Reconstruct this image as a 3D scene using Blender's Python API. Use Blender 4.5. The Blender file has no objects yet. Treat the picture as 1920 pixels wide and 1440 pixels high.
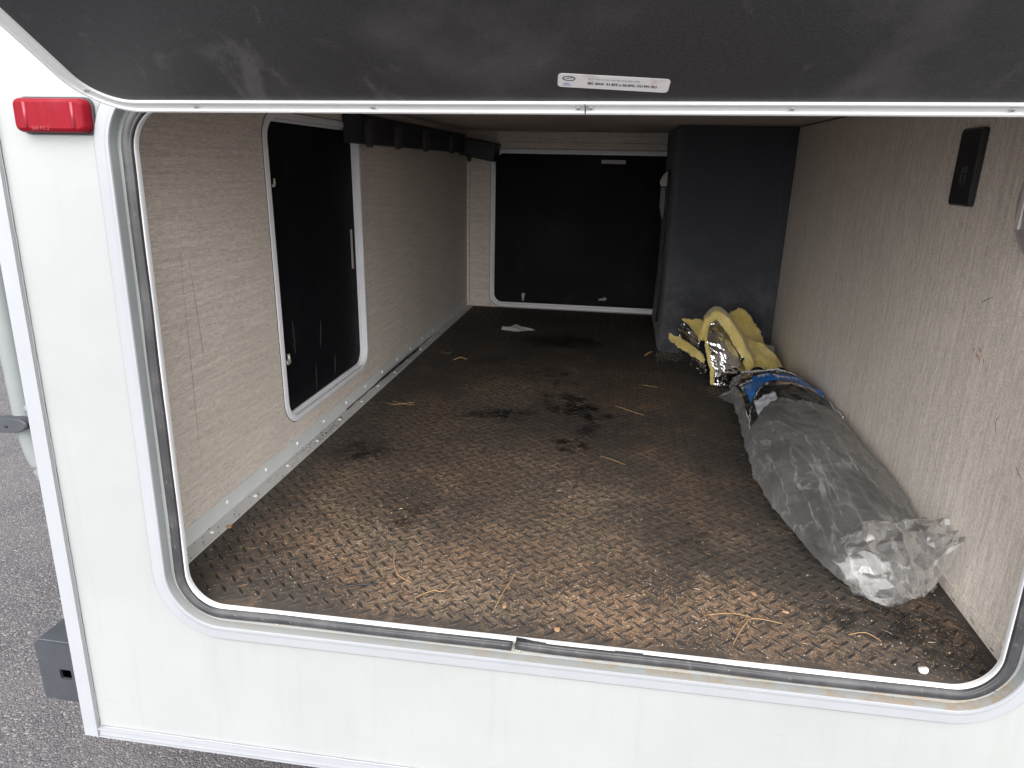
import bpy, bmesh, math, random
import numpy as np
from mathutils import Vector, Matrix, noise, geometry
random.seed(7)
rng = np.random.default_rng(7)
S = bpy.context.scene
COL = S.collection

# ------------------------------------------------------------------ camera
PITCH, ROLL, YAW = -.3094, .0211, .1513
cd = bpy.data.cameras.new('camera'); cam = bpy.data.objects.new('camera', cd); COL.objects.link(cam)
fw = Vector((-math.sin(YAW)*math.cos(PITCH), math.cos(YAW)*math.cos(PITCH), math.sin(PITCH)))
rt0 = Vector((math.cos(YAW), math.sin(YAW), 0)); up0 = rt0.cross(fw)
rt = math.cos(ROLL)*rt0 + math.sin(ROLL)*up0; up = -math.sin(ROLL)*rt0 + math.cos(ROLL)*up0
M = Matrix((rt, up, -fw)).transposed().to_4x4(); M.translation = (.7095, -.8008, .6459)
cam.matrix_world = M
cd.sensor_width = 36; cd.lens = 1286.27/1920*36; cd.clip_start = .02; cd.clip_end = 400
S.camera = cam

# ------------------------------------------------------------------ light
W = bpy.data.worlds.new("World"); S.world = W; W.use_nodes = True
wn = W.node_tree; wn.nodes.clear()
SUN_EL, SUN_AZ = math.radians(42), math.radians(175)      # azimuth from +Y, clockwise
sky = wn.nodes.new('ShaderNodeTexSky'); sky.sky_type = 'NISHITA'; sky.sun_disc = False
sky.sun_elevation = SUN_EL; sky.sun_rotation = SUN_AZ; sky.dust_density = 4; sky.air_density = 1.0; sky.ozone_density = 1
hs = wn.nodes.new('ShaderNodeHueSaturation'); hs.inputs['Saturation'].default_value = .28
bg = wn.nodes.new('ShaderNodeBackground'); bg.inputs['Strength'].default_value = .06
wo = wn.nodes.new('ShaderNodeOutputWorld')
wn.links.new(sky.outputs[0], hs.inputs['Color']); wn.links.new(hs.outputs[0], bg.inputs[0]); wn.links.new(bg.outputs[0], wo.inputs[0])
sd = bpy.data.lights.new('sun', 'SUN'); sd.energy = 4.0; sd.angle = math.radians(120); sd.color = (1, .985, .985)
sun = bpy.data.objects.new('sun', sd); COL.objects.link(sun)
sv = Vector((math.sin(SUN_AZ)*math.cos(SUN_EL), math.cos(SUN_AZ)*math.cos(SUN_EL), math.sin(SUN_EL)))
sun.rotation_euler = sv.to_track_quat('Z', 'Y').to_euler(); sun.location = sv*6
S.view_settings.view_transform = 'Standard'; S.view_settings.look = 'None'
S.view_settings.gamma = 1; S.view_settings.use_curve_mapping = False
S.view_settings.exposure = 1.3
S.render.engine = 'CYCLES'
S.cycles.max_bounces = 12; S.cycles.diffuse_bounces = 8; S.cycles.glossy_bounces = 5
S.cycles.transparent_max_bounces = 24; S.cycles.transmission_bounces = 6

# ------------------------------------------------------------------ node helper
class N:
    def __init__(s, name):
        s.m = bpy.data.materials.new(name); s.m.use_nodes = True; s.t = s.m.node_tree
        s.b = s.t.nodes['Principled BSDF']; s.o = s.t.nodes['Material Output']
        s.tc = s.t.nodes.new('ShaderNodeTexCoord')
    def n(s, ty, **k):
        x = s.t.nodes.new('ShaderNode'+ty)
        for a, v in k.items(): setattr(x, a, v)
        return x
    def l(s, a, b): s.t.links.new(a, b)
    def pv(s, sock, v):
        if isinstance(v, bpy.types.NodeSocket): s.l(v, sock)
        else: sock.default_value = v
    def mp(s, scale, loc=(0,0,0), co='Object', rot=(0,0,0)):
        m = s.n('Mapping'); s.l(s.tc.outputs[co], m.inputs[0]); m.inputs['Scale'].default_value = scale
        m.inputs['Location'].default_value = loc; m.inputs['Rotation'].default_value = rot; return m.outputs[0]
    def noise(s, vec, scale=5, detail=4, rough=.5, dist=0):
        x = s.n('TexNoise'); s.l(vec, x.inputs['Vector']); x.inputs['Scale'].default_value = scale
        x.inputs['Detail'].default_value = detail; x.inputs['Roughness'].default_value = rough; x.inputs['Distortion'].default_value = dist
        return x.outputs['Fac']
    def math(s, op, a, b=0., c=0.):
        x = s.n('Math', operation=op); s.pv(x.inputs[0], a); s.pv(x.inputs[1], b); s.pv(x.inputs[2], c); return x.outputs[0]
    def rng(s, v, a, b, c=0., d=1., smooth=True):
        x = s.n('MapRange'); x.interpolation_type = 'SMOOTHSTEP' if smooth else 'LINEAR'
        s.pv(x.inputs['Value'], v); s.pv(x.inputs['From Min'], a); s.pv(x.inputs['From Max'], b)
        x.inputs['To Min'].default_value = c; x.inputs['To Max'].default_value = d; return x.outputs[0]
    def mix(s, f, a, b, bt='MIX'):
        x = s.n('Mix', data_type='RGBA', blend_type=bt); s.pv(x.inputs['Factor'], f)
        s.pv(x.inputs['A'], a if isinstance(a, bpy.types.NodeSocket) else (*a, 1)); s.pv(x.inputs['B'], b if isinstance(b, bpy.types.NodeSocket) else (*b, 1))
        return x.outputs['Result']
    def bump(s, h, strength=.3, dist=.001):
        x = s.n('Bump'); s.l(h, x.inputs['Height']); x.inputs['Strength'].default_value = strength; x.inputs['Distance'].default_value = dist
        s.l(x.outputs[0], s.b.inputs['Normal']); return x
    def set(s, color=None, rough=.5, metal=0., spec=.5, **k):
        if color is not None:
            if isinstance(color, bpy.types.NodeSocket): s.l(color, s.b.inputs['Base Color'])
            else: s.b.inputs['Base Color'].default_value = (*color, 1)
        s.pv(s.b.inputs['Roughness'], rough); s.pv(s.b.inputs['Metallic'], metal); s.pv(s.b.inputs['Specular IOR Level'], spec)
        for a, v in k.items(): s.pv(s.b.inputs[a.replace('_', ' ')], v)
        return s.m

def simple(name, c, rough=.5, metal=0., spec=.5, var=.12, sc=30, bump=0., **k):
    m = N(name); f = m.noise(m.mp((1,1,1)), sc, 5, .6)
    col = m.mix(f, tuple(x*(1-var) for x in c), tuple(min(1, x*(1+var)) for x in c))
    m.set(col, rough, metal, spec, **k)
    if bump: m.bump(f, bump, .001)
    return m.m

def linen(name, s_along, axis_along, base=(.67, .605, .54)):
    """woven wallpaper board: fine streaks; s_along = how strongly they run along axis_along"""
    m = N(name)
    a = [780, 780, 780]; a[axis_along] = 50; b = [70, 70, 70]; b[axis_along] = 680
    n1 = m.noise(m.mp(a), 1, 2, .5); n2 = m.noise(m.mp(b), 1, 2, .5)
    a2 = [150, 150, 150]; a2[axis_along] = 6
    n3 = m.noise(m.mp(a2), 1, 3, .6); n4 = m.noise(m.mp((1,1,1)), 420, 3, .6); n5 = m.noise(m.mp((1,1,1)), 3.0, 5, .6)
    h = m.math('ADD', m.math('MULTIPLY', n1, s_along), m.math('MULTIPLY', n2, 1-s_along))
    h = m.math('ADD', m.math('MULTIPLY', h, .72), m.math('MULTIPLY', n3, .28)); h = m.math('ADD', m.math('MULTIPLY', h, .75), m.math('MULTIPLY', n4, .25))
    t = m.rng(h, .40, .60, 0, 1, False)
    c = m.mix(t, tuple(x*.66 for x in base), tuple(min(1, x*1.26) for x in base))
    c = m.mix(m.rng(n5, .35, .75, 0, .25), c, (base[0]*.72, base[1]*.7, base[2]*.66))
    m.set(c, .62, 0, .35); m.bump(h, .55, .0012)
    return m.m

# --- materials
MAT = {}
MAT['linen_left'] = linen('linen board streaks lengthwise', .60, 1)
MAT['linen_right'] = linen('linen board streaks upright', .64, 2, (.72, .66, .59))
MAT['linen_back'] = linen('linen board back', .6, 0)
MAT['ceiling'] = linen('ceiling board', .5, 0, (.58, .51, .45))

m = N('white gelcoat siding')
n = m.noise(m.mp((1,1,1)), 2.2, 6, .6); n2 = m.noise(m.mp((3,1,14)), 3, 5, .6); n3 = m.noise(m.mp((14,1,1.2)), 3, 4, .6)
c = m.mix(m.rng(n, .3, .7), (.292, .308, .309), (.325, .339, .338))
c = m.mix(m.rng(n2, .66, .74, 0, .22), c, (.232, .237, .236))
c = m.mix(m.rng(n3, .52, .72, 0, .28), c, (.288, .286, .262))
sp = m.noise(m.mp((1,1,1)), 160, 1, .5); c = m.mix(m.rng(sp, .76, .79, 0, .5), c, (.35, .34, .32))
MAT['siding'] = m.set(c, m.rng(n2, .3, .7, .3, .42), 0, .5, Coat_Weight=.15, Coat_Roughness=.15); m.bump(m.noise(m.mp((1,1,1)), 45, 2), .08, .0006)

m = N('white painted aluminium')
n = m.noise(m.mp((1,1,1)), 20, 5, .6); n2 = m.noise(m.mp((1,1,1)), 120, 3, .6)
c = m.mix(n, (.29, .304, .325), (.333, .347, .367)); c = m.mix(m.rng(n2, .66, .72, 0, .45), c, (.33, .32, .30))
MAT['white_metal'] = m.set(c, .34, 0, .5)

# recessed channel of the opening frame: greyish white with brown grime along its sill
m = N('grey white frame channel')
n = m.noise(m.mp((1,1,1)), 30, 6, .65); n2 = m.noise(m.mp((1,1,5)), 55, 5, .7)
sx = m.n('SeparateXYZ'); m.l(m.tc.outputs['Object'], sx.inputs[0])
low = m.rng(sx.outputs['Z'], .03, .005); rightw = m.rng(sx.outputs['X'], .2, 1.1, .25, 1.)
g = m.math('MULTIPLY', m.math('MULTIPLY', low, rightw), m.rng(m.math('ADD', m.math('MULTIPLY', n, .5), m.math('MULTIPLY', n2, .5)), .43, .6))
c = m.mix(n, (.27, .288, .288), (.325, .342, .341)); c = m.mix(g, c, (.30, .245, .18))
c = m.mix(m.rng(n2, .63, .7, 0, .5), c, (.4, .37, .31))
MAT['channel'] = m.set(c, .45, 0, .4)

m = N('black rubber seal')
n = m.noise(m.mp((1,1,1)), 18, 5, .6); n2 = m.noise(m.mp((1,1,1)), 90, 4, .7)
c = m.mix(m.rng(n, .35, .7), (.028, .028, .031), (.06, .06, .063)); c = m.mix(m.rng(n2, .6, .75, 0, .6), c, (.17, .155, .14))
MAT['seal'] = m.set(c, .42, 0, .5); m.bump(n2, .3, .0008)

# black door skins with chalky scuffs
def black_skin(name, seed, base=(.026, .026, .029), haze=.5, rough=.4):
    m = N(name)
    n = m.noise(m.mp((1,1,1), (seed, seed*2, 0)), 2.6, 6, .62, .4); n2 = m.noise(m.mp((1.6, 1., 1.), (seed, 3, seed), rot=(0, 0, .5)), 5.5, 7, .68, .8)
    n3 = m.noise(m.mp((1,1,1)), 600, 2, .5)
    c = m.mix(m.rng(n3, .35, .65), tuple(x*.75 for x in base), tuple(x*1.3 for x in base))
    c = m.mix(m.rng(n, .50, .68, 0, haze), c, (.12, .115, .11)); c = m.mix(m.rng(n2, .56, .70, 0, haze*.9), c, (.16, .155, .15))
    m.set(c, m.rng(n, .35, .7, rough-.06, rough+.14), 0, .5 if haze > .2 else .12); m.bump(n3, .25, .0004); return m.m
MAT['hatch_skin'] = black_skin('black hatch skin with chalky scuffs', 3.1, haze=.42)
MAT['door_skin'] = black_skin('black inner door skin', 8.7, (.0055, .0055, .0075), haze=.04, rough=.6)

MAT['hatch_metal'] = simple('bright white hatch edging', (.76, .77, .78), .35, var=.05)
MAT['black_plastic'] = simple('black moulded plastic', (.018, .018, .021), .42, var=.3)
MAT['rail_plastic'] = simple('dusty black rail plastic', (.022, .022, .027), .6, var=.4, sc=14)
MAT['hook_plastic'] = simple('dusty grey black hook plastic', (.045, .042, .042), .55, var=.3)
MAT['dark_grey_plastic'] = simple('slate grey rubber', (.05, .055, .065), .55, var=.2)
m = N('dark blue grey carpet')
n = m.noise(m.mp((1,1,1)), 900, 3, .7); n2 = m.noise(m.mp((1,1,1)), 7, 6, .7)
sx = m.n('SeparateXYZ'); m.l(m.tc.outputs['Object'], sx.inputs[0])
c = m.mix(m.rng(n, .3, .7), (.032, .036, .047), (.085, .092, .112))
c = m.mix(m.math('MULTIPLY', m.rng(n2, .42, .68), m.rng(sx.outputs['Z'], .5, .05, .0, .75)), c, (.16, .16, .17))
MAT['carpet'] = m.set(c, .95, 0, .1, Sheen_Weight=.25); m.bump(n, .9, .003)

m = N('steel'); MAT['steel'] = m.set((.66, .62, .52), .35, .55)
MAT['screw'] = simple('white screw paint', (.5, .51, .51), .35)
MAT['rivet'] = simple('pale rivet', (.78, .79, .79), .3)
MAT['slot'] = simple('dark slot', (.12, .12, .11), .6)
MAT['sealant'] = simple('yellowed clear sealant', (.30, .285, .225), .3, var=.2, sc=90)
MAT['bead_pale'] = simple('pale old sealant', (.26, .262, .25), .5); MAT['grey_sticker'] = simple('grey sticker', (.42, .38, .38), .5)
MAT['tube_white'] = simple('pale painted ladder tube', (.225, .245, .247), .3, var=.05)
MAT['white_plastic'] = simple('off white plastic', (.5, .47, .45), .45, var=.1)
MAT['ink_dark'] = simple('dark ink', (.07, .07, .075), .6); MAT['ink_violet'] = simple('violet ink', (.27, .24, .5), .6)
MAT['ink_white'] = simple('white ink', (.62, .63, .65), .5); MAT['ink_red'] = simple('red ink', (.45, .09, .05), .5); MAT['ink_blue'] = simple('blue ink', (.02, .12, .42), .4)
m = N('white paper sticker'); n = m.noise(m.mp((1,1,1)), 60, 4, .6)
c = m.mix(n, (.64, .62, .62), (.72, .71, .71)); c = m.mix(m.rng(m.noise(m.mp((1,1,1)), 38, 3, .5), .6, .72, 0, .5), c, (.5, .38, .37))
MAT['sticker'] = m.set(c, .5)

m = N('dirty trim flange')                     # floor leg of the left trim
n = m.noise(m.mp((1,1,1)), 60, 6, .7); n2 = m.noise(m.mp((1,.35,1)), 14, 5, .7)
sx = m.n('SeparateXYZ'); m.l(m.tc.outputs['Object'], sx.inputs[0])
c = m.mix(n, (.46, .455, .445), (.62, .615, .60))
c = m.mix(m.math('MULTIPLY', m.rng(n, .56, .66), m.rng(n2, .46, .66, 0, .85)), c, (.14, .11, .085))
MAT['trim_dirty'] = m.set(c, .5, 0, .4)
MAT['trim_clean'] = simple('grey white trim', (.60, .62, .61), .4, var=.1, sc=12)

MAT['red_rib'] = simple('red lens rib', (.30, .03, .045), .3)
m = N('red lens'); n = m.noise(m.mp((260,1,1)), 1, 2, .5); n2 = m.noise(m.mp((1,1,1)), 28, 5, .6)
c = m.mix(m.rng(n2, .45, .75, 0, .7), (.205, .004, .012), (.23, .020, .032)); c = m.mix(m.rng(n, .4, .6, 0, .25), c, (.12, .0015, .005))
MAT['red_lens'] = m.set(c, .38, 0, .12); m.bump(n, .25, .0006)

# asphalt
m = N('grey asphalt')
v = m.n('TexVoronoi'); m.l(m.mp((1,1,1)), v.inputs['Vector']); v.inputs['Scale'].default_value = 210
n = m.noise(m.mp((1,1,1)), 190, 6, .75); n2 = m.noise(m.mp((1,1,1)), 2.2, 5, .6)
sc_ = m.n('SeparateColor'); m.l(v.outputs['Color'], sc_.inputs[0])
c = m.mix(m.rng(sc_.outputs[0], 0, 1), (.085, .080, .086), (.185, .178, .186)); c = m.mix(m.rng(n, .30, .60), (.07, .068, .075), c)
c = m.mix(m.rng(sc_.outputs[1], .93, .96, 0, .7), c, (.34, .32, .29)); c = m.mix(m.rng(n2, .4, .7, 0, .4), c, (.19, .176, .176))
MAT['asphalt'] = m.set(c, .85, 0, .3); m.bump(m.math('SUBTRACT', n, m.math('MULTIPLY', v.outputs['Distance'], .9)), 1., .004)

# rubber floor mat: black rubber, tan dust between the treads, oily black stains at their own places
m = N('dirty black rubber tread mat')
co = m.mp((1,1,1))
wn_ = m.n('TexNoise'); m.l(co, wn_.inputs['Vector']); wn_.inputs['Scale'].default_value = 14; wn_.inputs['Detail'].default_value = 6; wn_.inputs['Roughness'].default_value = .65
wv = m.n('VectorMath', operation='MULTIPLY_ADD'); m.l(wn_.outputs['Color'], wv.inputs[0]); wv.inputs[1].default_value = (.30, .30, .0); m.l(co, wv.inputs[2])
wsub = m.n('VectorMath', operation='SUBTRACT'); m.l(wv.outputs[0], wsub.inputs[0]); wsub.inputs[1].default_value = (.15, .15, 0)
def blobs(lst):
    acc = None
    for x, y, rx, ry, w in lst:
        mm = m.n('Mapping'); m.l(wsub.outputs[0], mm.inputs[0]); mm.inputs['Location'].default_value = (-x/rx, -y/ry, 0); mm.inputs['Scale'].default_value = (1/rx, 1/ry, 0)
        ln = m.n('VectorMath', operation='LENGTH'); m.l(mm.outputs[0], ln.inputs[0])
        r_ = m.rng(ln.outputs['Value'], 1.5, .15, 0, w)
        acc = r_ if acc is None else m.math('MAXIMUM', acc, r_)
    return acc
tan = blobs([(.665,.46,.11,.10,1), (.25,.25,.16,.14,.9), (.44,.15,.17,.12,.95), (.735,.10,.13,.07,1), (.90,.16,.10,.06,.9), (.40,1.14,.16,.16,.75), (.55,1.25,.15,.25,.5),
             (.17,.46,.12,.16,.6), (.62,.3,.2,.15,.7), (.5,.6,.3,.2,.55), (.86,.55,.12,.3,.4), (.25,.85,.15,.25,.5), (.8,1.2,.14,.3,.35), (1.0,.08,.16,.05,.6), (1.23,.19,.03,.05,.7)])
blk = blobs([(.60,1.035,.09,.11,.85), (.66,.98,.05,.09,.8), (.52,1.10,.05,.05,.6), (.51,1.33,.07,.07,.7), (.58,1.22,.05,.08,.55), (.41,.925,.12,.035,.85), (.33,.90,.06,.03,.6), (.143,.61,.09,.08,.85), (.607,.76,.05,.045,.8),
             (.342,.33,.09,.09,.6), (.50,1.77,.20,.12,1), (.66,.86,.06,.08,.65), (.70,.90,.05,.1,.5), (1.17,.14,.16,.10,.75), (.1,.17,.08,.07,.5), (.86,.35,.12,.2,.45), (.62,.60,.08,.07,.45), (.30,1.45,.14,.09,.5), (.95,.7,.1,.3,.4)])
blk = m.math('MULTIPLY', blk, m.rng(m.noise(co, 22, 7, .72), .28, .68, .3, 1.2)); n1 = m.noise(co, 9, 8, .68, .3); n2 = m.noise(co, 75, 6, .75); n3 = m.noise(co, 900, 2, .6); n4 = m.noise(co, 3.1, 4, .6)
sx = m.n('SeparateXYZ'); m.l(m.tc.outputs['Object'], sx.inputs[0])
dz = m.rng(sx.outputs['Z'], .0002, .0013, 1., .04)
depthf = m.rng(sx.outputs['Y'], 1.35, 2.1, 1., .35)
d = m.math('ADD', m.math('MULTIPLY', tan, .78), m.rng(n1, .46, .70, .0, .42)); d = m.math('MULTIPLY', d, m.rng(n2, .40, .60, .12, 1.25)); d = m.math('MULTIPLY', d, m.rng(m.noise(co, 230, 4, .7), .38, .60, .35, 1.2))
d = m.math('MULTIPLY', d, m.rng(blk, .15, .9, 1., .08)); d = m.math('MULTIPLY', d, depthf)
d = m.math('MINIMUM', m.math('MULTIPLY', d, dz), .95)
dust = m.mix(m.rng(n4, .35, .65), (.60, .37, .215), (.50, .385, .275)); dust = m.mix(m.rng(n3, .35, .7), tuple((.10, .066, .042)), dust)
rub = m.mix(n2, (.028, .026, .024), (.088, .073, .060)); rub = m.mix(m.rng(blk, .15, .85), rub, (.007, .007, .007))
rub = m.mix(m.rng(sx.outputs['Z'], .0002, .0010), rub, (.016, .015, .015)); c = m.mix(d, rub, dust)
c = m.mix(m.math('MULTIPLY', m.rng(n3, .70, .76), m.rng(n1, .45, .6, .1, .6)), c, (.36, .27, .18))
rg = m.mix(m.rng(blk, .35, .75, 0, 1), (.62,)*3, (.30,)*3)
MAT['mat'] = m.set(c, rg, 0, .35); m.bump(m.math('ADD', m.math('MULTIPLY', n2, .6), m.math('MULTIPLY', n3, .4)), .5, .0012)

# insulation
m = N('yellow glass wool'); n = m.noise(m.mp((1,1,1)), 55, 6, .7); n2 = m.noise(m.mp((1,1,1)), 14, 4, .6); n3 = m.noise(m.mp((1,1,1)), 500, 2, .6)
c = m.mix(m.rng(n2, .3, .7), (.62, .48, .13), (.76, .63, .26)); c = m.mix(m.rng(n, .52, .75, 0, .75), c, (.36, .25, .055)); c = m.mix(m.rng(n3, .6, .7, 0, .4), c, (.72, .65, .4))
MAT['wool'] = m.set(c, .95, 0, .1, Sheen_Weight=.5, Subsurface_Weight=.1, Subsurface_Scale=.005); m.bump(m.math('ADD', n, m.math('MULTIPLY', n3, .3)), .9, .003)
m = N('crinkled silver foil'); v = m.n('TexVoronoi'); v.feature = 'DISTANCE_TO_EDGE'
n0 = m.n('TexNoise'); m.l(m.mp((1,1,1)), n0.inputs['Vector']); n0.inputs['Scale'].default_value = 26; n0.inputs['Detail'].default_value = 3
va = m.n('VectorMath', operation='MULTIPLY_ADD'); m.l(n0.outputs['Color'], va.inputs[0]); va.inputs[1].default_value = (.05,)*3; m.l(m.mp((1,1,.45)), va.inputs[2])
m.l(va.outputs[0], v.inputs['Vector']); v.inputs['Scale'].default_value = 46
n = m.noise(m.mp((1,1,.3)), 42, 3, .5, .8)
MAT['foil'] = m.set((.78, .78, .8), .16, 1.); m.bump(m.math('ADD', m.math('MULTIPLY', n, 1.), m.math('MULTIPLY', m.rng(v.outputs['Distance'], 0, .3), .15)), .8, .004)

# clear polythene with dust and crease lines
def poly(name, haze, seed, crease=1., sc=1., mid=.5):
    m = N(name); t = m.t
    vec = m.mp((15*sc, 1.6*sc, 2*sc), (seed, 0, 0), rot=(0, 0, .45)); vec2 = m.mp((3*sc, 11*sc, 2*sc), (0, seed, 0), rot=(0, 0, -.35))
    r1 = m.noise(vec, 1.7, 4, .55, .1); r2 = m.noise(vec2, 1.3, 4, .55, .1); r3 = m.noise(m.mp((1,1,1)), 7, 5, .6)
    c1 = m.rng(m.math('ABSOLUTE', m.math('SUBTRACT', r1, mid)), .020, .0, 0, 1); c2 = m.rng(m.math('ABSOLUTE', m.math('SUBTRACT', r2, mid)), .013, .0, 0, .7)
    cr = m.math('MULTIPLY', m.math('MAXIMUM', c1, c2), m.rng(r3, .36, .56))
    lw = m.n('LayerWeight'); lw.inputs['Blend'].default_value = .28
    dif = m.n('BsdfDiffuse'); dif.inputs['Color'].default_value = (.56, .56, .55, 1)
    gl = m.n('BsdfGlossy'); gl.inputs['Roughness'].default_value = .14; gl.inputs['Color'].default_value = (.95, .95, .95, 1)
    tr = m.n('BsdfTransparent'); tr.inputs['Color'].default_value = (.93, .93, .93, 1)
    bp = m.n('Bump'); bp.inputs['Strength'].default_value = .7; bp.inputs['Distance'].default_value = .004
    m.l(m.math('ADD', m.math('MULTIPLY', r1, .8), m.math('MULTIPLY', r2, .7)), bp.inputs['Height'])
    for x in (gl, lw): m.l(bp.outputs[0], x.inputs['Normal'])
    m1 = m.n('MixShader'); m.l(m.math('MINIMUM', m.math('ADD', m.math('ADD', m.math('MULTIPLY', m.math('POWER', lw.outputs['Facing'], 2.), .8), m.rng(r3, .35, .7, haze*.5, haze*1.3)), m.math('MULTIPLY', cr, .30*crease)), .92), m1.inputs[0])
    m.l(tr.outputs[0], m1.inputs[1]); m.l(dif.outputs[0], m1.inputs[2])
    m2 = m.n('MixShader'); m.l(m.math('MINIMUM', m.math('ADD', m.math('MULTIPLY', lw.outputs['Fresnel'], .65), .04), .5), m2.inputs[0]); m.l(m1.outputs[0], m2.inputs[1]); m.l(gl.outputs[0], m2.inputs[2])
    m.l(m2.outputs[0], m.o.inputs['Surface']); return m.m
MAT['bag'] = poly('dusty clear polythene', .13, 2.3, .75)
MAT['bag_end'] = poly('clear polythene bag end', .11, 5.1, .5, 1.6)
m = N('black foam'); n = m.noise(m.mp((1,1,1)), 220, 4, .7); n2 = m.noise(m.mp((1,1,1)), 9, 4, .6)
c = m.mix(m.rng(n2, .4, .65), (.014, .014, .016), (.055, .054, .055)); MAT['foam'] = m.set(c, .8, 0, .3); m.bump(n, .5, .001)
m = N('clear lamp lens'); MAT['lamp_lens'] = m.set((.75, .71, .78), .2, 0, .5, Transmission_Weight=.7)
MAT['straw'] = simple('dry straw', (.37, .235, .115), .7, var=.35, sc=200); MAT['chip'] = simple('wood chip', (.33, .205, .11), .75, var=.3, sc=200)
MAT['pebble'] = simple('pale pebble', (.66, .64, .60), .6, sc=300); MAT['paper'] = simple('torn white paper', (.62, .58, .55), .8)
MAT['crumb'] = simple('sandy crumbs', (.30, .185, .105), .9, var=.45, sc=60); MAT['crumb_pale'] = simple('pale grit', (.50, .42, .33), .9, var=.3, sc=60)

# ------------------------------------------------------------------ mesh helpers
def tag(o, label=None, cat=None, group=None, kind=None):
    for k, v in (('label', label), ('category', cat), ('group', group), ('kind', kind)):
        if v: o[k] = v
    return o
def empty(name, loc=(0,0,0), **k):
    o = bpy.data.objects.new(name, None); COL.objects.link(o); o.location = loc; o.empty_display_size = .05; return tag(o, **k)
def mesh(name, V, Fc, mat, parent=None, smooth=False, mats=None, mi=None, bevel=0, seg=2, **k):
    me = bpy.data.meshes.new(name); me.from_pydata([tuple(v) for v in V], [], Fc); me.update()
    for mm in ([mat] + (mats or [])): me.materials.append(MAT[mm] if isinstance(mm, str) else mm)
    if mi is not None: me.polygons.foreach_set('material_index', mi)
    bm = bmesh.new(); bm.from_mesh(me); bmesh.ops.recalc_face_normals(bm, faces=bm.faces)
    if bevel: bmesh.ops.bevel(bm, geom=bm.edges[:], offset=bevel, segments=seg, affect='EDGES', profile=.5)
    bm.to_mesh(me); bm.free()
    if smooth: me.polygons.foreach_set('use_smooth', [True]*len(me.polygons))
    o = bpy.data.objects.new(name, me); COL.objects.link(o)
    if parent: o.parent = parent; o.matrix_parent_inverse = parent_inv(parent)
    return tag(o, **k)
def world_of(o):
    l = Matrix.Translation(o.location)
    return (world_of(o.parent) @ o.matrix_parent_inverse @ l) if o.parent else l
def parent_inv(p): return world_of(p).inverted()
def join_parts(parts):
    V, Fc = [], []
    for v, f in parts:
        b = len(V); V += list(v); Fc += [tuple(i+b for i in x) for x in f]
    return V, Fc
def boxvf(a, b, fn=None):
    V = [Vector((x, y, z)) for x in (a[0], b[0]) for y in (a[1], b[1]) for z in (a[2], b[2])]
    if fn: V = [fn(v) for v in V]
    return V, [(0,1,3,2), (4,6,7,5), (0,4,5,1), (2,3,7,6), (0,2,6,4), (1,5,7,3)]
def FR(v):                      # wall lean: local front-wall coordinates to world
    return Vector((v[0], v[1] + .0293*v[2] + .0165*v[0], v[2]))
def box(name, a, b, mat, parent=None, bevel=.0, fn=None, **k):
    V, Fc = boxvf(a, b, fn); return mesh(name, V, Fc, mat, parent, bevel=bevel, smooth=False, **k)
def tubevf(P, r, n=10, caps=True, sx=1., sy=1., upv=Vector((0,0,1))):
    P = [Vector(p) for p in P]; V, Fc = [], []; R = r if isinstance(r, (list, tuple)) else [r]*len(P)
    for i, p in enumerate(P):
        t = (P[min(i+1, len(P)-1)] - P[max(i-1, 0)]).normalized(); u = upv
        if abs(t.dot(u)) > .95: u = Vector((0,1,0))
        a = t.cross(u).normalized(); b = a.cross(t)
        for j in range(n): q = 2*math.pi*j/n; V.append(p + (a*math.cos(q)*sx + b*math.sin(q)*sy)*R[i])
    for i in range(len(P)-1):
        for j in range(n): k = (j+1) % n; Fc.append((i*n+j, i*n+k, (i+1)*n+k, (i+1)*n+j))
    if caps: Fc += [tuple(range(n)), tuple(range((len(P)-1)*n, len(P)*n))]
    return V, Fc
def tube(name, P, r, mat, parent=None, n=10, **k):
    kk = {q: k.pop(q) for q in ('sx', 'sy', 'upv', 'caps') if q in k}
    V, Fc = tubevf(P, r, n, **kk); return mesh(name, V, Fc, mat, parent, smooth=True, **k)
def rr(x0, x1, z0, z1, R, o=0, n=12):      # rounded rectangle, offset outward by o, ccw from bottom middle
    x0 -= o; x1 += o; z0 -= o; z1 += o; R = max(R+o, .0005); P = []
    for cx, cz, a0 in ((x1-R, z0+R, -90), (x1-R, z1-R, 0), (x0+R, z1-R, 90), (x0+R, z0+R, 180)):
        for i in range(n+1): a = math.radians(a0 + 90*i/n); P.append((cx+R*math.cos(a), cz+R*math.sin(a)))
    return P
def ring(name, rect, prof, mat, parent, to3, n=12, smooth=True, **k):  # profile = [(offset, depth)] swept round a rounded rectangle
    V, Fc = [], []
    for o, d in prof:
        V += [to3(x, z, d) for x, z in rr(*rect, o=o, n=n)]
    c = 4*(n+1)
    for i in range(len(prof)-1):
        for j in range(c): q = (j+1) % c; Fc.append((i*c+j, i*c+q, (i+1)*c+q, (i+1)*c+j))
    ob = mesh(name, V, Fc, mat, parent, smooth=False, **k)
    return ob
def plate(name, outer, hole, to3, d, th, mat, parent, **k):   # flat board with an optional hole, thickness th
    loops = [[Vector((x, z, 0)) for x, z in outer]] + ([[Vector((x, z, 0)) for x, z in hole]] if hole else [])
    tris = geometry.tessellate_polygon(loops); P = [p for l in loops for p in l]; c = len(P)
    V = [to3(p[0], p[1], d) for p in P] + [to3(p[0], p[1], d+th) for p in P]
    Fc = [tuple(t) for t in tris] + [tuple(i+c for i in t[::-1]) for t in tris]; b = 0
    for l in loops:
        for i in range(len(l)): j = (i+1) % len(l); Fc.append((b+i, b+j, b+j+c, b+i+c))
        b += len(l)
    return mesh(name, V, Fc, mat, parent, **k)
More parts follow.
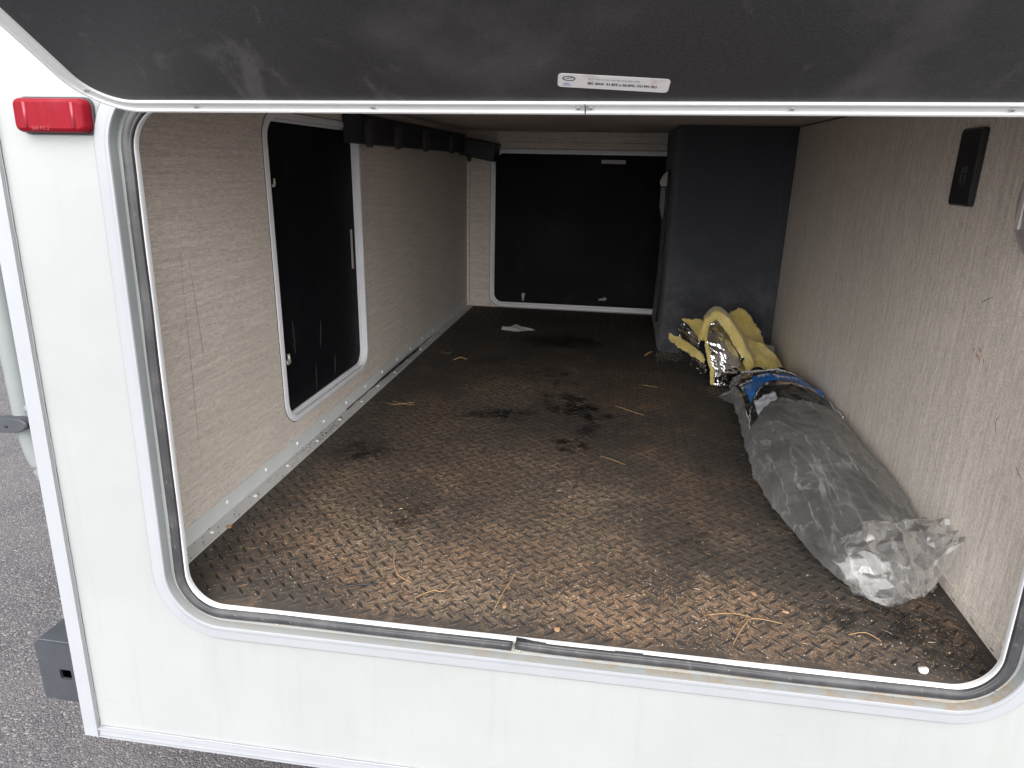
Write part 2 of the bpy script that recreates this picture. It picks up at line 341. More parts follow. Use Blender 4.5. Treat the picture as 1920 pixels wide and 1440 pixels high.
def screw(name, pos, nrm, r, parent, mat='screw', slot=True, h=.45):
    nrm = Vector(nrm).normalized(); a = nrm.orthogonal().normalized(); b = nrm.cross(a); pos = Vector(pos); V, Fc, mi = [], [], []
    rings = [(1, 0), (.97, .35), (.8, .75), (.45, .97)]; n = 14
    for q, z in rings:
        for j in range(n): t = 2*math.pi*j/n; V.append(pos + (a*math.cos(t) + b*math.sin(t))*r*q + nrm*r*h*z)
    for i in range(3):
        for j in range(n): k = (j+1) % n; Fc.append((i*n+j, i*n+k, (i+1)*n+k, (i+1)*n+j)); mi.append(0)
    Fc.append(tuple(3*n+j for j in range(n))); mi.append(0)
    if slot:
        for u, w in ((a, b), (b, a)):
            c = pos + nrm*r*h*1.02; s = len(V)
            V += [c+u*r*.42+w*r*.09, c+u*r*.42-w*r*.09, c-u*r*.42-w*r*.09, c-u*r*.42+w*r*.09]; Fc.append((s, s+1, s+2, s+3)); mi.append(1); 
            for q in V[s:]: pass
            if w is a: 
                for q in range(s, s+4): V[q] = V[q] + nrm*.00005
    return mesh(name, V, Fc, mat, parent, smooth=True, mats=['slot'], mi=mi)
def nz(p, s, seed=0): return noise.noise_vector(Vector(p)*s + Vector((seed, seed*1.7, seed*.3)))
def text_mesh(s, size, bold=0):
    cu = bpy.data.curves.new('t', 'FONT'); cu.body = s; cu.size = size; cu.offset = bold; cu.resolution_u = 2
    o = bpy.data.objects.new('t', cu); COL.objects.link(o); dg = bpy.context.evaluated_depsgraph_get()
    me = bpy.data.meshes.new_from_object(o.evaluated_get(dg)); V = [v.co.copy() for v in me.vertices]; Fc = [tuple(p.vertices) for p in me.polygons]
    bpy.data.objects.remove(o); bpy.data.meshes.remove(me); return V, Fc

# ------------------------------------------------------------------ the ground
V, Fc = [], []; G = 40
for i in range(G+1):
    for j in range(G+1): V.append((-40+80*i/G, -40+80*j/G, -.65))
for i in range(G):
    for j in range(G): a = i*(G+1)+j; Fc.append((a, a+G+1, a+G+2, a+1))
mesh('asphalt_ground', V, Fc, 'asphalt', kind='structure')

# ------------------------------------------------------------------ the camper
X1, D, ZC = 1.27, 2.374, .7857
camper = empty('camper_trailer', (.6, 1.2, -.25), label='white camper trailer with its storage bay open, filling the picture', cat='camper')
LIP = (.0985, 1.2315, .0005, .708, .055)             # inner line of the hatch opening
# outer siding with the opening cut out
outer = [(-.086, -.249), (2.6, -.249), (2.6, 1.6), (-.086, 1.6)]
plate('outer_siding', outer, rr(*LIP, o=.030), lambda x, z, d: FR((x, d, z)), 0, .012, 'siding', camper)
# corner moulding and skirt rail
V, Fc = join_parts([boxvf((-.112, -.006, -.267), (-.0868, .0, 1.6), FR), boxvf((-.112, .0, -.267), (-.1085, .045, 1.6), FR), boxvf((-.0895, -.0075, -.267), (-.0868, -.0062, 1.6), FR)])
mesh('corner_moulding', V, Fc, 'white_metal', camper)
V, Fc = join_parts([boxvf((-.0862, -.007, -.2515), (2.6, 0, -.2495), FR), boxvf((-.0862, -.004, -.264), (2.6, .0, -.2520), FR), boxvf((-.0862, -.0065, -.2665), (2.6, .02, -.2645), FR)])
mesh('skirt_rail', V, Fc, 'white_metal', camper)
P = [FR((-.0862+.0002*math.sin(i*1.7), -.0015, -.245+1.84*i/160)) + nz((0, 0, i), .9, 2)*.0006 for i in range(161)]
tube('sealant_bead', P, .0009, 'bead_pale', camper, 6)
P = [FR((-.083+2.68*i/200, -.0015, -.2487)) + nz((i, 0, 0), .9, 5)*.0006 for i in range(201)]
tube('sealant_bead', P, .0011, 'white_metal', camper, 6)
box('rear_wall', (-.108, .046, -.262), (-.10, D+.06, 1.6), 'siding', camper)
box('underbody', (-.10, .02, -.262), (2.6, D+.06, -.255), 'black_plastic', camper)
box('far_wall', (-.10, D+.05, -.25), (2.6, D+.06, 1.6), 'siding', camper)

# opening frame
fr3 = lambda x, z, d: FR((x, d, z))
fr = ring('opening_frame', LIP, [(.050, .0), (.050, -.0035), (.0475, -.0062), (.034, -.0078), (.0300, -.0090), (.0270, -.0092), (.0262, -.0075)], 'white_metal', camper, fr3, 16)
ring('frame_channel', LIP, [(.0262, -.0075), (.0258, .0065), (.0245, .0078), (.0125, .0085), (.0118, .010)], 'channel', fr, fr3, 16)
ring('frame_lip', LIP, [(.0118, .010), (-.0006, .0100), (-.0008, .0000), (-.0012, -.0012), (-.0026, -.0012), (-.0030, .0002), (-.0030, .0035), (.006, .0040)], 'hatch_metal', fr, fr3, 16)
P = rr(*LIP, o=.0515, n=16); P = [FR((x, -.0012, z)) + nz((x, 0, z), 40, 3)*.0009 for x, z in P]; P.append(P[0])
tube('sealant_bead', P, .0008, 'bead_pale', fr, 6)
# bulb seal, broken at the bottom
base = rr(*LIP, o=.0066, n=14)
dense = []
base2 = base + [base[0]]
for i in range(len(base2)-1):
    a, b = Vector(base2[i]), Vector(base2[i+1]); k = max(1, int((b-a).length/.012))
    for j in range(k): dense.append(a.lerp(b, j/k))
i0 = min(range(len(dense)), key=lambda i: (dense[i]-Vector((.6035, LIP[2]-.0072))).length)
dense = dense[i0:] + dense[:i0]; dense = dense + [dense[0] + (dense[-1]-dense[0]).normalized()*.0028]
P = []
for i, p in enumerate(dense):
    w = nz((p[0], 0, p[1]), 9, 4)*.0016; e = .0022*math.exp(-i/2.) ; e2 = -.0012*math.exp(-(len(dense)-1-i)/2.)
    P.append(FR((p[0] + w[0], .0005 + w[1]*.5, p[1] + w[2] + e + e2)))
P[-1] = P[-1] + Vector((-.002, 0, 0)); P[0] = P[0] + Vector((.0005, 0, 0))
V, Fc = tubevf(P, .0080, 12, upv=Vector((0, 1, 0)), sx=1.08)
V2, F2 = tubevf([p + (Vector((.665, p.y, .35))-p).normalized()*.0058 + Vector((0, -.0040, 0)) for p in P], .0028, 8, upv=Vector((0, 1, 0)))
Va, Fa = join_parts([(V, Fc), (V2, F2)])
mesh('rubber_seal', Va, Fa, 'seal', fr, smooth=True)
V, Fc = boxvf((.6010, .002, -.0115), (.6022, .004, .001), FR); mesh('seal_joint', V, Fc, 'white_metal', fr)
for x, z in ((.0795, .564), (.0802, .110), (.602, -.0185), (.235, -.0186), (1.02, -.0186), (1.2505, .30), (1.2505, .55), (.0795, .34)):
    p = FR((x, .0078, z))
    V, Fc = [], []; n = 20
    rad = [.0075 + .0022*noise.noise(Vector((x*30, z*30, j*.7))) for j in range(n)]
    for q, yy in ((1., 0), (.75, -.0007), (.3, -.0009)):
        for j in range(n):
            t = 2*math.pi*j/n; V.append(p + Vector((math.cos(t)*rad[j]*q*.9, yy, math.sin(t)*rad[j]*q*1.15)))
    for i in range(2):
        for j in range(n): k = (j+1) % n; Fc.append((i*n+j, i*n+k, (i+1)*n+k, (i+1)*n+j))
    Fc.append(tuple(2*n+j for j in range(n)))
    if (x, z) != (.0795, .34): mesh('sealant_smear', V, Fc, 'sealant', fr, smooth=True); screw('frame_screw', p + Vector((0, -.0008, 0)), (0, -1, 0), .0042, fr)

# red marker light
ml = ring('marker_light', (-.047, .051, .6725, .7125, .009), [(.0, .0), (0, -.012), (-.0010, -.0150), (-.0030, -.0172), (-.0050, -.0180)], 'red_lens', camper, lambda x, z, d: FR((x + .0*d, d, z)), 8, cat=None, label='red rectangular marker light beside the hatch corner')
for p in ml.data.polygons: p.use_smooth = True
plate('lens_face', rr(-.047, .051, .6725, .7125, .009, o=-.0050, n=8), None, lambda x, z, d: FR((x, d, z)), -.0180, .002, 'red_lens', ml)
plate('light_base', rr(-.047, .051, .6725, .7125, .009, o=.0022, n=8), None, lambda x, z, d: FR((x, d, z)), -.0035, .0035, 'dark_grey_plastic', ml)
for rx in (-.0285, .036): tube('lens_rib', [FR((rx, -.0176, .678)), FR((rx, -.0176, .7075))], .0022, 'red_rib', ml, 8)
V, Fc = text_mesh('SAE PC 2', .0062); mesh('lens_lettering', [FR((-.022 + v.x, -.0183, .6755 + v.y)) for v in V], Fc, simple('raised red lettering', (.27, .03, .04), .3), ml)

# ------------------------------------------------------------------ open hatch door
O = Vector((0, -.0495, .6995)); DY, DZ = -.848, .53
def HD(x, s, d):      # x along hinge, s up the door, d towards the viewer (underside)
    return Vector((x, O.y + DY*s - .53*d, O.z + DZ*s - .848*d + .0045*(x-.65)))
H = (.113, 1.288, .0, .66, .058)
hatch = plate('hatch_door', rr(*H, n=14), None, HD, -.022, .0215, 'white_metal', camper, label='top hinged hatch door held open above the bay')
plate('door_panel', rr(*H, o=-.013, n=14), None, HD, -.0004, .0018, 'hatch_skin', hatch)
hf = ring('door_frame', H, [(0, -.022), (.0003, .0), (.0, .0045), (-.0028, .0045), (-.0034, .0022), (-.0130, .0022), (-.0136, .0040), (-.0160, .0040), (-.0166, .0014)], 'hatch_metal', hatch, HD, 14)
for x in (.2398, .4416, .6579, .6702, .8633, 1.0575):
    screw('door_screw', HD(x, .0083, .0022), (0, -.53, -.848), .0036, hf)
for x, s in ((.1213, .2), (.1213, .4), (.1213, .6), (.127, .035)): screw('door_screw', HD(x, s, .0022), (0, -.53, -.848), .0036, hf)
V, Fc = zip(*[(HD(.6646+dx, s, d)) for dx in (0,) for s in (0,) for d in (0,)]) if False else (None, None)
V, Fc = boxvf((.6643, 0, 0), (.6652, 1, 1)); V = [HD(v.x, .0002 + v.y*.0158, .0021 + v.z*.0026) for v in V]; mesh('frame_seam', V, Fc, 'slot', hf)
box('hinge_strip', (.12, -.05, .715), (1.22, -.002, .722), 'black_plastic', camper)
# part sticker on the door
th = math.radians(-5.0)
def ST(u, v, d=.0019):
    return HD(.6385 + u*math.cos(th) - v*math.sin(th), .0372 + u*math.sin(th) + v*math.cos(th) + .0018, .0)+Vector((0, -.53*d, -.848*d))
st = plate('part_sticker', rr(0, .1055, 0, .0190, .004, n=4), None, lambda x, z, d: ST(x, z, .0014+d), 0, .0003, 'sticker', hatch)
def stext(s, size, u, v, mat, bold=0, sx=1., name='sticker_print'):
    V, Fc = text_mesh(s, size, bold); mesh(name, [ST(u + p.x*sx, v + p.y, .0020) for p in V], Fc, mat, st)
stext('851 BAG  51.875 x 26.875, CU PN 921', .0042, .0285, .0062, 'ink_dark', .00018, .98)
stext('44 171 0012 34 501 20 7736 2210 0031 2205', .0024, .0285, .0128, 'ink_dark', 0, 1.1)
stext('1 of 6', .0020, .0288, .0104, 'ink_dark', 0, 1.)
stext('8800', .0020, .0062, .0050, 'ink_violet', .0001, 1.2); stext('331-0027', .0018, .0050, .0028, 'ink_violet', .0001, 1.2)
V, Fc = [], []; n = 24
for q in (1, .80):
    for j in range(n): t = 2*math.pi*j/n; V.append(ST(.0105 + .0063*q*math.cos(t), .0128 + .0035*q*math.sin(t)*(1 if q == 1 else .88), .0020))
Fc = [(j, (j+1) % n, n+(j+1) % n, n+j) for j in range(n)]
b = len(V); V += [ST(.0062, .0115, .0020), ST(.0150, .0142, .0020), ST(.0148, .0147, .0020), ST(.0095, .0136, .0020)]; Fc.append((b, b+1, b+2, b+3))
mesh('sticker_logo', V, Fc, 'ink_dark', st)

# ------------------------------------------------------------------ bay interior
LW = lambda y, z, d: Vector((-d, y, z)); BW = lambda x, z, d: Vector((x, D + d, z))
SD = (.545, 1.036, .088, .727, .045)
plate('left_wall_panel', [(.06, -.006), (D, -.006), (D, ZC), (.06, ZC)], rr(*SD), LW, 0, .02, 'linen_left', camper)
BD = (.122, .93, .017, .700, .045)
plate('back_wall_panel', [(0, -.006), (X1, -.006), (X1, ZC), (0, ZC)], rr(*BD), BW, 0, .02, 'linen_back', camper)
rw = box('right_wall_panel', (X1, .06, -.006), (X1+.02, D, ZC), 'linen_right', camper)
box('bay_ceiling', (-.02, .06, ZC+.001), (X1+.02, D+.02, ZC+.02), 'ceiling', camper)
box('bay_floor_board', (-.02, .04, -.03), (X1+.02, D, -.004), 'black_plastic', camper)
box('front_wall_lining', (-.02, .05, LIP[3]+.03), (X1+.02, .058, ZC), 'linen_back', camper)
box('corner_strip', (.0005, D-.012, .0), (.014, D-.0005, .755), 'linen_back', camper, bevel=.002)
V, Fc = join_parts([boxvf((.14, D-.030, .7425), (.876, D-.0005, .784)), boxvf((.14, D-.014, .7160), (.876, D-.0005, .742))]); mesh('header_board', V, Fc, 'linen_back', camper, bevel=.0012)
# right wall: dark joint at the ceiling, skirting strip, marks
box('ceiling_joint', (X1-.0025, .04, ZC-.0035), (X1-.0002, 1.74, ZC-.0005), 'slot', camper)
box('skirting_strip', (X1-.0045, .06, .0005), (X1-.0003, 1.70, .022), 'linen_right', camper, bevel=.0008)
def marks(name, segs, mat, parent, to3, w=.0009):
    parts = []
    for pts in segs:
        Pn = [Vector((p[0], p[1])) for p in pts]; n = 14; L = []
        for i in range(n+1):
            t = i/n*(len(Pn)-1); a = int(min(t, len(Pn)-2)); q = Pn[a].lerp(Pn[a+1], t-a); L.append(q)
        V, Fc = [], []
        for i, q in enumerate(L):
            tg = (L[min(i+1, n)] - L[max(i-1, 0)]).normalized(); nn = Vector((-tg.y, tg.x)); ww = w*(.35+.65*math.sin(math.pi*i/n))*(.7+.6*random.random()); jt = nn*w*.5*(random.random()-.5)
            V += [to3(*(q+nn*ww*.5+jt), -.0004), to3(*(q-nn*ww*.5+jt), -.0004)]
        for i in range(n): Fc.append((2*i, 2*i+1, 2*i+3, 2*i+2))
        mesh(name, V, Fc, mat, parent)
RW = lambda y, z, d: Vector((X1+d, y, z))
MAT['scratch_dark'] = simple('dark scratch', (.13, .105, .085), .7); MAT['scratch_red'] = simple('reddish rub mark', (.50, .22, .15), .7); MAT['scratch_pale'] = simple('pale scuff', (.075, .073, .072), .6)
marks('wall_scratch', [[(.232,.50),(.226,.42),(.224,.34),(.219,.22),(.217,.12)], [(.252,.50),(.255,.43),(.26,.33),(.262,.30)], [(1.50,.60),(1.53,.56)], [(.345,.49),(.37,.487)], [(1.46,.33),(1.5,.30)]], 'scratch_dark', camper.children[0] if False else bpy.data.objects['left_wall_panel'], LW, .0009)
marks('wall_scratch', [[(.236,.315),(.243,.300),(.233,.285)], [(1.085,.395),(1.04,.38)], [(.33,.47),(.36,.455)], [(.15,.25),(.17,.262)]], 'scratch_dark', rw, RW, .0016)
marks('red_rub_mark', [[(.352,.381),(.345,.385)], [(.340,.380),(.322,.370)], [(.315,.378),(.31,.37)], [(.335,.388),(.325,.384)], [(.300,.366),(.297,.362)]], 'scratch_red', rw, RW, .0030)
marks('skirting_grime', [[(.10+.06*i, .004+.012*random.random()), (.106+.06*i+.02*random.random(), .006+.013*random.random())] for i in range(14)], 'scratch_dark', rw, lambda y, z, d: Vector((X1-.0051, y, z)), .0022)

# side door and back door set in aluminium frames
def bay_door(name, R, to3, label, sgn):
    t = empty(name, (0, 0, 0)); t.parent = camper; t.matrix_parent_inverse = parent_inv(camper); tag(t, label)
    plate('door_panel', rr(*R, o=-.004), None, to3, .016, .006, 'door_skin', t)
    ring('door_frame', R, [(.013, -.0002), (.0125, -.0028), (.004, -.0042), (-.0005, -.0042), (-.0010, -.002), (-.0012, .0065), (-.0030, .0070), (-.0032, .0090), (-.0012, .0095), (-.0015, .0105), (-.006, .011), (-.0062, .0158)], 'white_metal' if sgn else 'frame_far', t, to3, 12)
    ring('frame_gasket', R, [(.0136, .0), (.0145, -.0012), (.0152, .0)], 'black_plastic', t, to3, 12)
    return t
MAT['frame_far'] = simple('grey white frame', (.78, .79, .82), .38, var=.08)
sdoor = bay_door('side_door', SD, LW, 'black door in a pale frame on the left wall of the bay', 0)
bdoor = bay_door('back_door', BD, BW, 'wide black door at the far end of the bay', 0)
def latch(p, nrm, ang, parent, s=1.):
    nrm = Vector(nrm); a = nrm.orthogonal().normalized(); b = nrm.cross(a); q = Vector(p); dirv = (a*math.cos(ang) + b*math.sin(ang))
    Vs = [tubevf([q, q+nrm*.007*s], .0085*s, 12), tubevf([q+nrm*.007*s, q+nrm*.010*s], .0055*s, 8), tubevf([q+nrm*.0085*s, q+nrm*.0085*s+dirv*.028*s], [.0065*s, .0048*s], 8, sx=1, sy=1)]
    V, Fc = join_parts(Vs); return mesh('cam_latch', V, Fc, 'steel', parent, smooth=True)
def down_ang(nrm, tx):
    nrm = Vector(nrm); a = nrm.orthogonal().normalized(); b = nrm.cross(a); tx = Vector(tx); return math.atan2(tx.dot(b), tx.dot(a))
latch((-.0158, .588, .212), (1,0,0), down_ang((1,0,0), (0,-.1,1)), sdoor, .72); latch((-.0158, .590, .595), (1,0,0), down_ang((1,0,0), (0,.0,.3)), sdoor, .5)
latch((.268, D+.0158, .062), (0,-1,0), down_ang((0,-1,0), (0,0,-1)), bdoor, 1.); latch((.650, D+.0158, .060), (0,-1,0), down_ang((0,-1,0), (-1,0,-.15)), bdoor, 1.)
V, Fc = boxvf((-.0158, .998, .365), (-.0148, 1.010, .470)); mesh('door_sticker', V, Fc, 'grey_sticker', sdoor)
V, Fc = boxvf((.600, D+.0148, .658), (.705, D+.0158, .674)); mesh('door_sticker', V, Fc, 'grey_sticker', bdoor)
marks('door_scuff', [[(.78,.27),(.765,.20)], [(.85,.16),(.845,.11)]], 'scratch_pale', sdoor, lambda y, z, d: Vector((-.0155, y, z)), .006)
marks('door_scuff', [[(.63,.30),(.632,.22)], [(.735,.17),(.73,.10)]], simple('faint scuff', (.028, .027, .027), .6), sdoor, lambda y, z, d: Vector((-.0155, y, z)), .010)

# left floor trim: angle strip, rivets, torn sealant
tr = box('floor_trim', (.0003, .06, .003), (.0030, D-.013, .0375), 'trim_clean', camper, bevel=.0006)
V, Fc = [], []
n = 130
for i in range(n+1):
    y = .05 + (D-.066)*i/n; w = .0325 + .0006*noise.noise(Vector((y*9, 0, 0)))
    for x, z in ((.0031, .0008), (.0031, .0034), (w, .0032), (w, .0008)): V.append((x, y, z))
for i in range(n):
    for j in range(4): k = (j+1) % 4; Fc.append((4*i+j, 4*i+k, 4*i+4+k, 4*i+4+j))
mesh('trim_flange', V, Fc, 'trim_dirty', tr)
ys = [.128, .275] + [.4236+.1462*i for i in range(13)]
for y in ys: screw('rivet', (.0030, y, .0235+.001*random.random()), (1,0,0), .0042, tr, 'rivet', False, .7)
for i in range(14): screw('rivet', (.0150+.004*(i % 2), .2+.1465*i, .0034), (0,0,1), .0044, tr, 'rivet', False, .6)
# torn black sealant along the trim crease
parts = []
P = [Vector((.0045 + .0012*math.sin(i*.9), .86 + .86*i/60, .0045 + .001*noise.noise(Vector((i*.3, 0, 0))))) for i in range(61)]
parts.append(tubevf(P, [.0012 + .0022*max(0, math.sin((i-12)/30*math.pi))*(1 if 12 < i < 42 else 0) + .0006*random.random() for i in range(61)], 6))
for k in range(5):
    y0 = 1.10+.07*k; P = [Vector((.006 + .012*math.sin(t*math.pi)*(.6+.1*k), y0+.16*t, .006 + .006*math.sin(t*math.pi))) for t in [j/12 for j in range(13)]]
    parts.append(tubevf(P, [.0010+.0022*math.sin(math.pi*j/12) for j in range(13)], 5))
V, Fc = join_parts(parts); mesh('torn_sealant', V, Fc, 'black_plastic', tr, smooth=True)

# hook rail on the left wall
rail = box('hook_rail', (.0008, .940, .690), (.028, 2.215, .764), 'rail_plastic', camper, bevel=.003)
for y in (1.045, 1.285, 1.585, 1.955):
    V, Fc = [], []; out = rr(y-.021, y+.021, .682, .752, .018, n=6)
    c = len(out)
    for o, d in ((0, .0), (0, .010), (-.005, .014)): V += [Vector((.0275+d, p[0], p[1])) for p in rr(y-.021, y+.021, .682, .752, .018, o=o, n=6)]
    for i in range(2):
        for j in range(c): k = (j+1) % c; Fc.append((i*c+j, i*c+k, (i+1)*c+k, (i+1)*c+j))
    Fc.append(tuple(2*c+j for j in range(c))); hk = mesh('hook', V, Fc, 'hook_plastic', rail, smooth=False)
    V, Fc = tubevf([(.0415, y, .730), (.0421, y, .730)], .0045, 10); mesh('hook_hole', V, Fc, 'black_plastic', hk)
V = [Vector(p) for p in ((.004, 2.20, .682), (.004, 2.20, .757), (.165, 2.20, .727), (.150, 2.20, .655), (.004, 2.30, .682), (.004, 2.30, .757), (.168, 2.30, .732), (.153, 2.30, .655))]
cb = mesh('rail_end_block', V, [(0,1,2,3), (4,7,6,5), (0,4,5,1), (1,5,6,2), (2,6,7,3), (3,7,4,0)], 'black_plastic', camper, bevel=.004)
tube('block_knob', [(.045, 2.21, .685), (.046, 2.21, .655)], [.012, .008], 'black_plastic', cb, 10)
screw('ceiling_screw', (.30, 1.25, ZC+.0008), (0,0,-1), .003, camper)

# carpeted box at the back right
V, Fc = [], []; rows = 26
for i in range(rows+1):
    z = -.0005 + (ZC-.0005)*i/rows; e = math.exp(-z/.05)*.045
    sec = [(.8775-e*.15, D-.0005), (.8775-e*.2, 1.80-e), (.8775-e*.1, 1.765-e), (.884, 1.748-e), (.897, 1.741-e), (1.0, 1.740-e*1.1), (1.12, 1.740-e*.9), (1.225, 1.740-e*.6), (1.232, 1.7345-e*.5), (1.24, 1.741-e*.4), (X1-.0008, 1.741-e*.4)]
    for x, y in sec:
        w = nz((x, y, z), 7, 9); V.append(Vector((min(x + w[0]*.003*(x < 1.26) , X1-.0008), y + w[1]*.004*(y < 2.3), z)))
c = 11
for i in range(rows):
    for j in range(c-1): Fc.append((i*c+j, i*c+j+1, (i+1)*c+j+1, (i+1)*c+j))
cbx = mesh('carpeted_box', V, Fc, 'carpet', camper, smooth=True, label='dark carpet covered box in the back right corner')
tube('edge_piping', [(.866 + .001*math.sin(i), 1.90, .64-.57*i/10) for i in range(11)], .0045, 'rail_plastic', cbx, 8)
tube('corner_fold', [(1.236 + .0015*math.sin(i*1.3), 1.737-.012*math.exp(-i/2), .02+.745*i/14) for i in range(15)], .0035, 'carpet', cbx, 8)
# white clip with a tapering tongue hanging at the side of the box
V, Fc = [], []
out = [(0,0), (.030,.004), (.034,.035), (.034,.075), (.024,.062), (.006,.048), (-.004,.030), (-.008,.018), (-.005,.006)]
for y in (0, .012): V += [Vector((.8505 + p[0]*.95, 2.05 + y, .575 + p[1])) for p in out]
n = len(out); Fc = [tuple(range(n)), tuple(range(2*n-1, n-1, -1))] + [(j, (j+1) % n, n+(j+1) % n, n+j) for j in range(n)]
cl = mesh('white_clip', V, Fc, 'white_plastic', cbx, bevel=.002)
V = [Vector(p) for p in ((.849,2.052,.572), (.866,2.05,.572), (.868,2.05,.470), (.861,2.052,.452), (.849,2.052,.50))]; V += [v + Vector((0, .003, 0)) for v in V]
mesh('clip_tongue', V, [(0,1,2,3,4), (9,8,7,6,5)] + [(j, (j+1) % 5, 5+(j+1) % 5, 5+j) for j in range(5)], simple('smoky tongue', (.14, .13, .13), .5), cl)
# litter fluff at the foot of the box is part of the debris below

# black cover plate and dome lamp on the right wall
V, Fc = [], []
out = rr(.4500, .5260, .5955, .7180, .006, n=4); c = len(out)
for o, d in ((0, 0), (0, .007), (-.003, .0095)):
    for p in rr(.4500, .5260, .5955, .7180, .006, o=o, n=4): V.append(Vector((X1-.0003-d, p[0], p[1] - (.0 if p[1] < .65 else (.526-p[0])*0))))
for i in range(2):
    for j in range(c): k = (j+1) % c; Fc.append((i*c+j, i*c+k, (i+1)*c+k, (i+1)*c+j))
Fc.append(tuple(2*c+j for j in range(c)))
cp = mesh('cover_plate', V, Fc, 'black_plastic', camper, label='black rectangular cover plate high on the right wall')
E_ = simple('raised black lettering', (.06, .06, .07), .3)
parts = [boxvf((X1-.0108, y0, z0), (X1-.0094, y1, z1)) for y0, y1, z0, z1 in ((.478,.481,.628,.645), (.478,.496,.628,.631), (.493,.496,.628,.645), (.478,.481,.648,.656), (.486,.489,.648,.656), (.493,.496,.648,.656), (.478,.496,.6555,.658))]
V, Fc = join_parts(parts); mesh('raised_mark', V, Fc, E_, cp)
V, Fc = [], []; n = 40
prof = [(.078, 0), (.078, .006), (.074, .013), (.066, .020), (.05, .026), (.03, .029), (.0, .030)]
for r_, d in prof:
    for j in range(n): t = 2*math.pi*j/n; V.append(Vector((X1-.0004-d,   .218 + r_*math.cos(t), .612 + r_*1.05*math.sin(t))))
for i in range(len(prof)-1):
    for j in range(n): k = (j+1) % n; Fc.append((i*n+j, i*n+k, (i+1)*n+k, (i+1)*n+j))
lampo = mesh('dome_lamp', V, Fc, 'lamp_lens', camper, smooth=True, label='clear round lamp at the right edge of the bay')
box('lamp_strip', (X1-.031, .246, .575), (X1-.027, .258, .645), 'white_plastic', lampo, bevel=.002)

# ------------------------------------------------------------------ ladder and bumper beyond the corner
LB = Vector((-.0025, 0, 0))
P = [(-.218, .1, 1.5), (-.218, .1, .5), (-.2185, .1, .27), (-.2185, .1, .22), (-.213, .1, .185), (-.203, .102, .150), (-.186, .106, .118), (-.160, .11, .095), (-.112, .115, .082)]
PP = []
for i in range(len(P)-1):
    for k in range(5): PP.append(Vector(P[i]).lerp(Vector(P[i+1]), k/5))
for _ in range(3): PP = [PP[0]] + [(PP[i-1]+PP[i]*2+PP[i+1])/4 for i in range(1, len(PP)-1)] + [PP[-1]]
lad = tube('ladder', PP, .0165, 'tube_white', camper, 18, label='pale tubular rear ladder rail beyond the corner')
tube('ladder_collar', [(-.222, .096, .262), (-.112, .096, .258)], .0085, 'tube_white', lad, 12)
V, Fc = [], []; n = 28
for y, q in ((.070, .93), (.072, 1), (.086, 1), (.088, .93)):
    for j in range(n): t = 2*math.pi*j/n; V.append(Vector((-.2275 + .037*q*math.copysign(abs(math.cos(t))**.8, math.cos(t)), y, .2385 + .0125*q*math.copysign(abs(math.sin(t))**.9, math.sin(t)) + .03*.1*math.cos(t))))
for i in range(3):
    for j in range(n): k = (j+1) % n; Fc.append((i*n+j, i*n+k, (i+1)*n+k, (i+1)*n+j))
Fc += [tuple(range(n)), tuple(3*n+j for j in range(n))]
ft = mesh('ladder_foot', V, Fc, 'dark_grey_plastic', lad)
screw('foot_screw', (-.226, .070, .2385), (0,-1,0), .0032, ft, 'black_plastic', False)
BX = (-.244, -.132, -.271, -.1515)
MAT['bumper_steel'] = simple('black painted steel', (.045, .05, .058), .42, var=.3, sc=25)
V, Fc = [], []
plate('bumper', rr(*BX, .007, n=4), rr(-.2050, -.1825, -.2245, -.2040, .002, n=2), lambda x, z, d: Vector((x, .05+d, z)), 0, .005, 'bumper_steel', camper, label='square black bumper end with a square hole')
bmp = bpy.data.objects['bumper']
ring('bumper_tube', (*BX, .007), [(.0, .0052), (.0012, .006), (.0012, 2.3)], 'bumper_steel', bmp, lambda x, z, d: Vector((x, .05+d, z)), 4)
box('bumper_arm', (-.131, .25, -.25), (-.109, .33, -.18), 'bumper_steel', bmp)

# ------------------------------------------------------------------ rubber tread mat
L_, w_, h_ = .0124, .0031, .0024
tmpl = [(-L_,0,0), (-.55*L_,-w_*.8,0), (0,-w_,0), (.55*L_,-w_*.8,0), (L_,0,0), (.55*L_,w_*.8,0), (0,w_,0), (-.55*L_,w_*.8,0), (-.6*L_,0,h_*.8), (0,0,h_), (.6*L_,0,h_*.8)]
tf = [(0,1,8), (1,2,9,8), (2,3,10,9), (3,4,10), (4,5,10), (5,6,9,10), (6,7,8,9), (7,0,8)]
T = np.array(tmpl); V = []; Fc = []
xs0, xs1, ys0, ys1 = .034, 1.262, .014, D-.004
px_, py_ = .0280, .0140; b = 0
for j in range(int((ys1-ys0)/py_)):
    for i in range(int((xs1-xs0)/px_)+1):
        x = xs0 + .010 + (i + (.5 if j % 2 else 0))*px_; y = ys0 + (j+.5)*py_
        if (x > .885 and y > 1.70) or y < .022 + .0165*x or x > xs1-.009: continue
        a = math.radians(45 if j % 2 else -45) + random.uniform(-.04, .04); s = random.uniform(.92, 1.06)
        R_ = np.array([[math.cos(a), math.sin(a), 0], [-math.sin(a), math.cos(a), 0], [0, 0, 1]])
        V.append((T*s)@R_ + [x, y, 0]); Fc += [tuple(q+b for q in f) for f in tf]; b += 11
V = np.concatenate(V)
gx, gy = 60, 110; base_n = len(V); GV = []
for i in range(gx+1):
    for j in range(gy+1): x_ = .002 + (X1-.0045)*i/gx; y_ = .006 + .0165*x_; GV.append((x_, y_ + (D-.002-y_)*j/gy, 0.))
V = np.concatenate([V, GV])
for i in range(gx):
    for j in range(gy): a = base_n + i*(gy+1)+j; Fc.append((a, a+gy+1, a+gy+2, a+1))
me = bpy.data.meshes.new('floor_mat'); me.from_pydata(V.tolist(), [], Fc); me.materials.append(MAT['mat']); me.update()
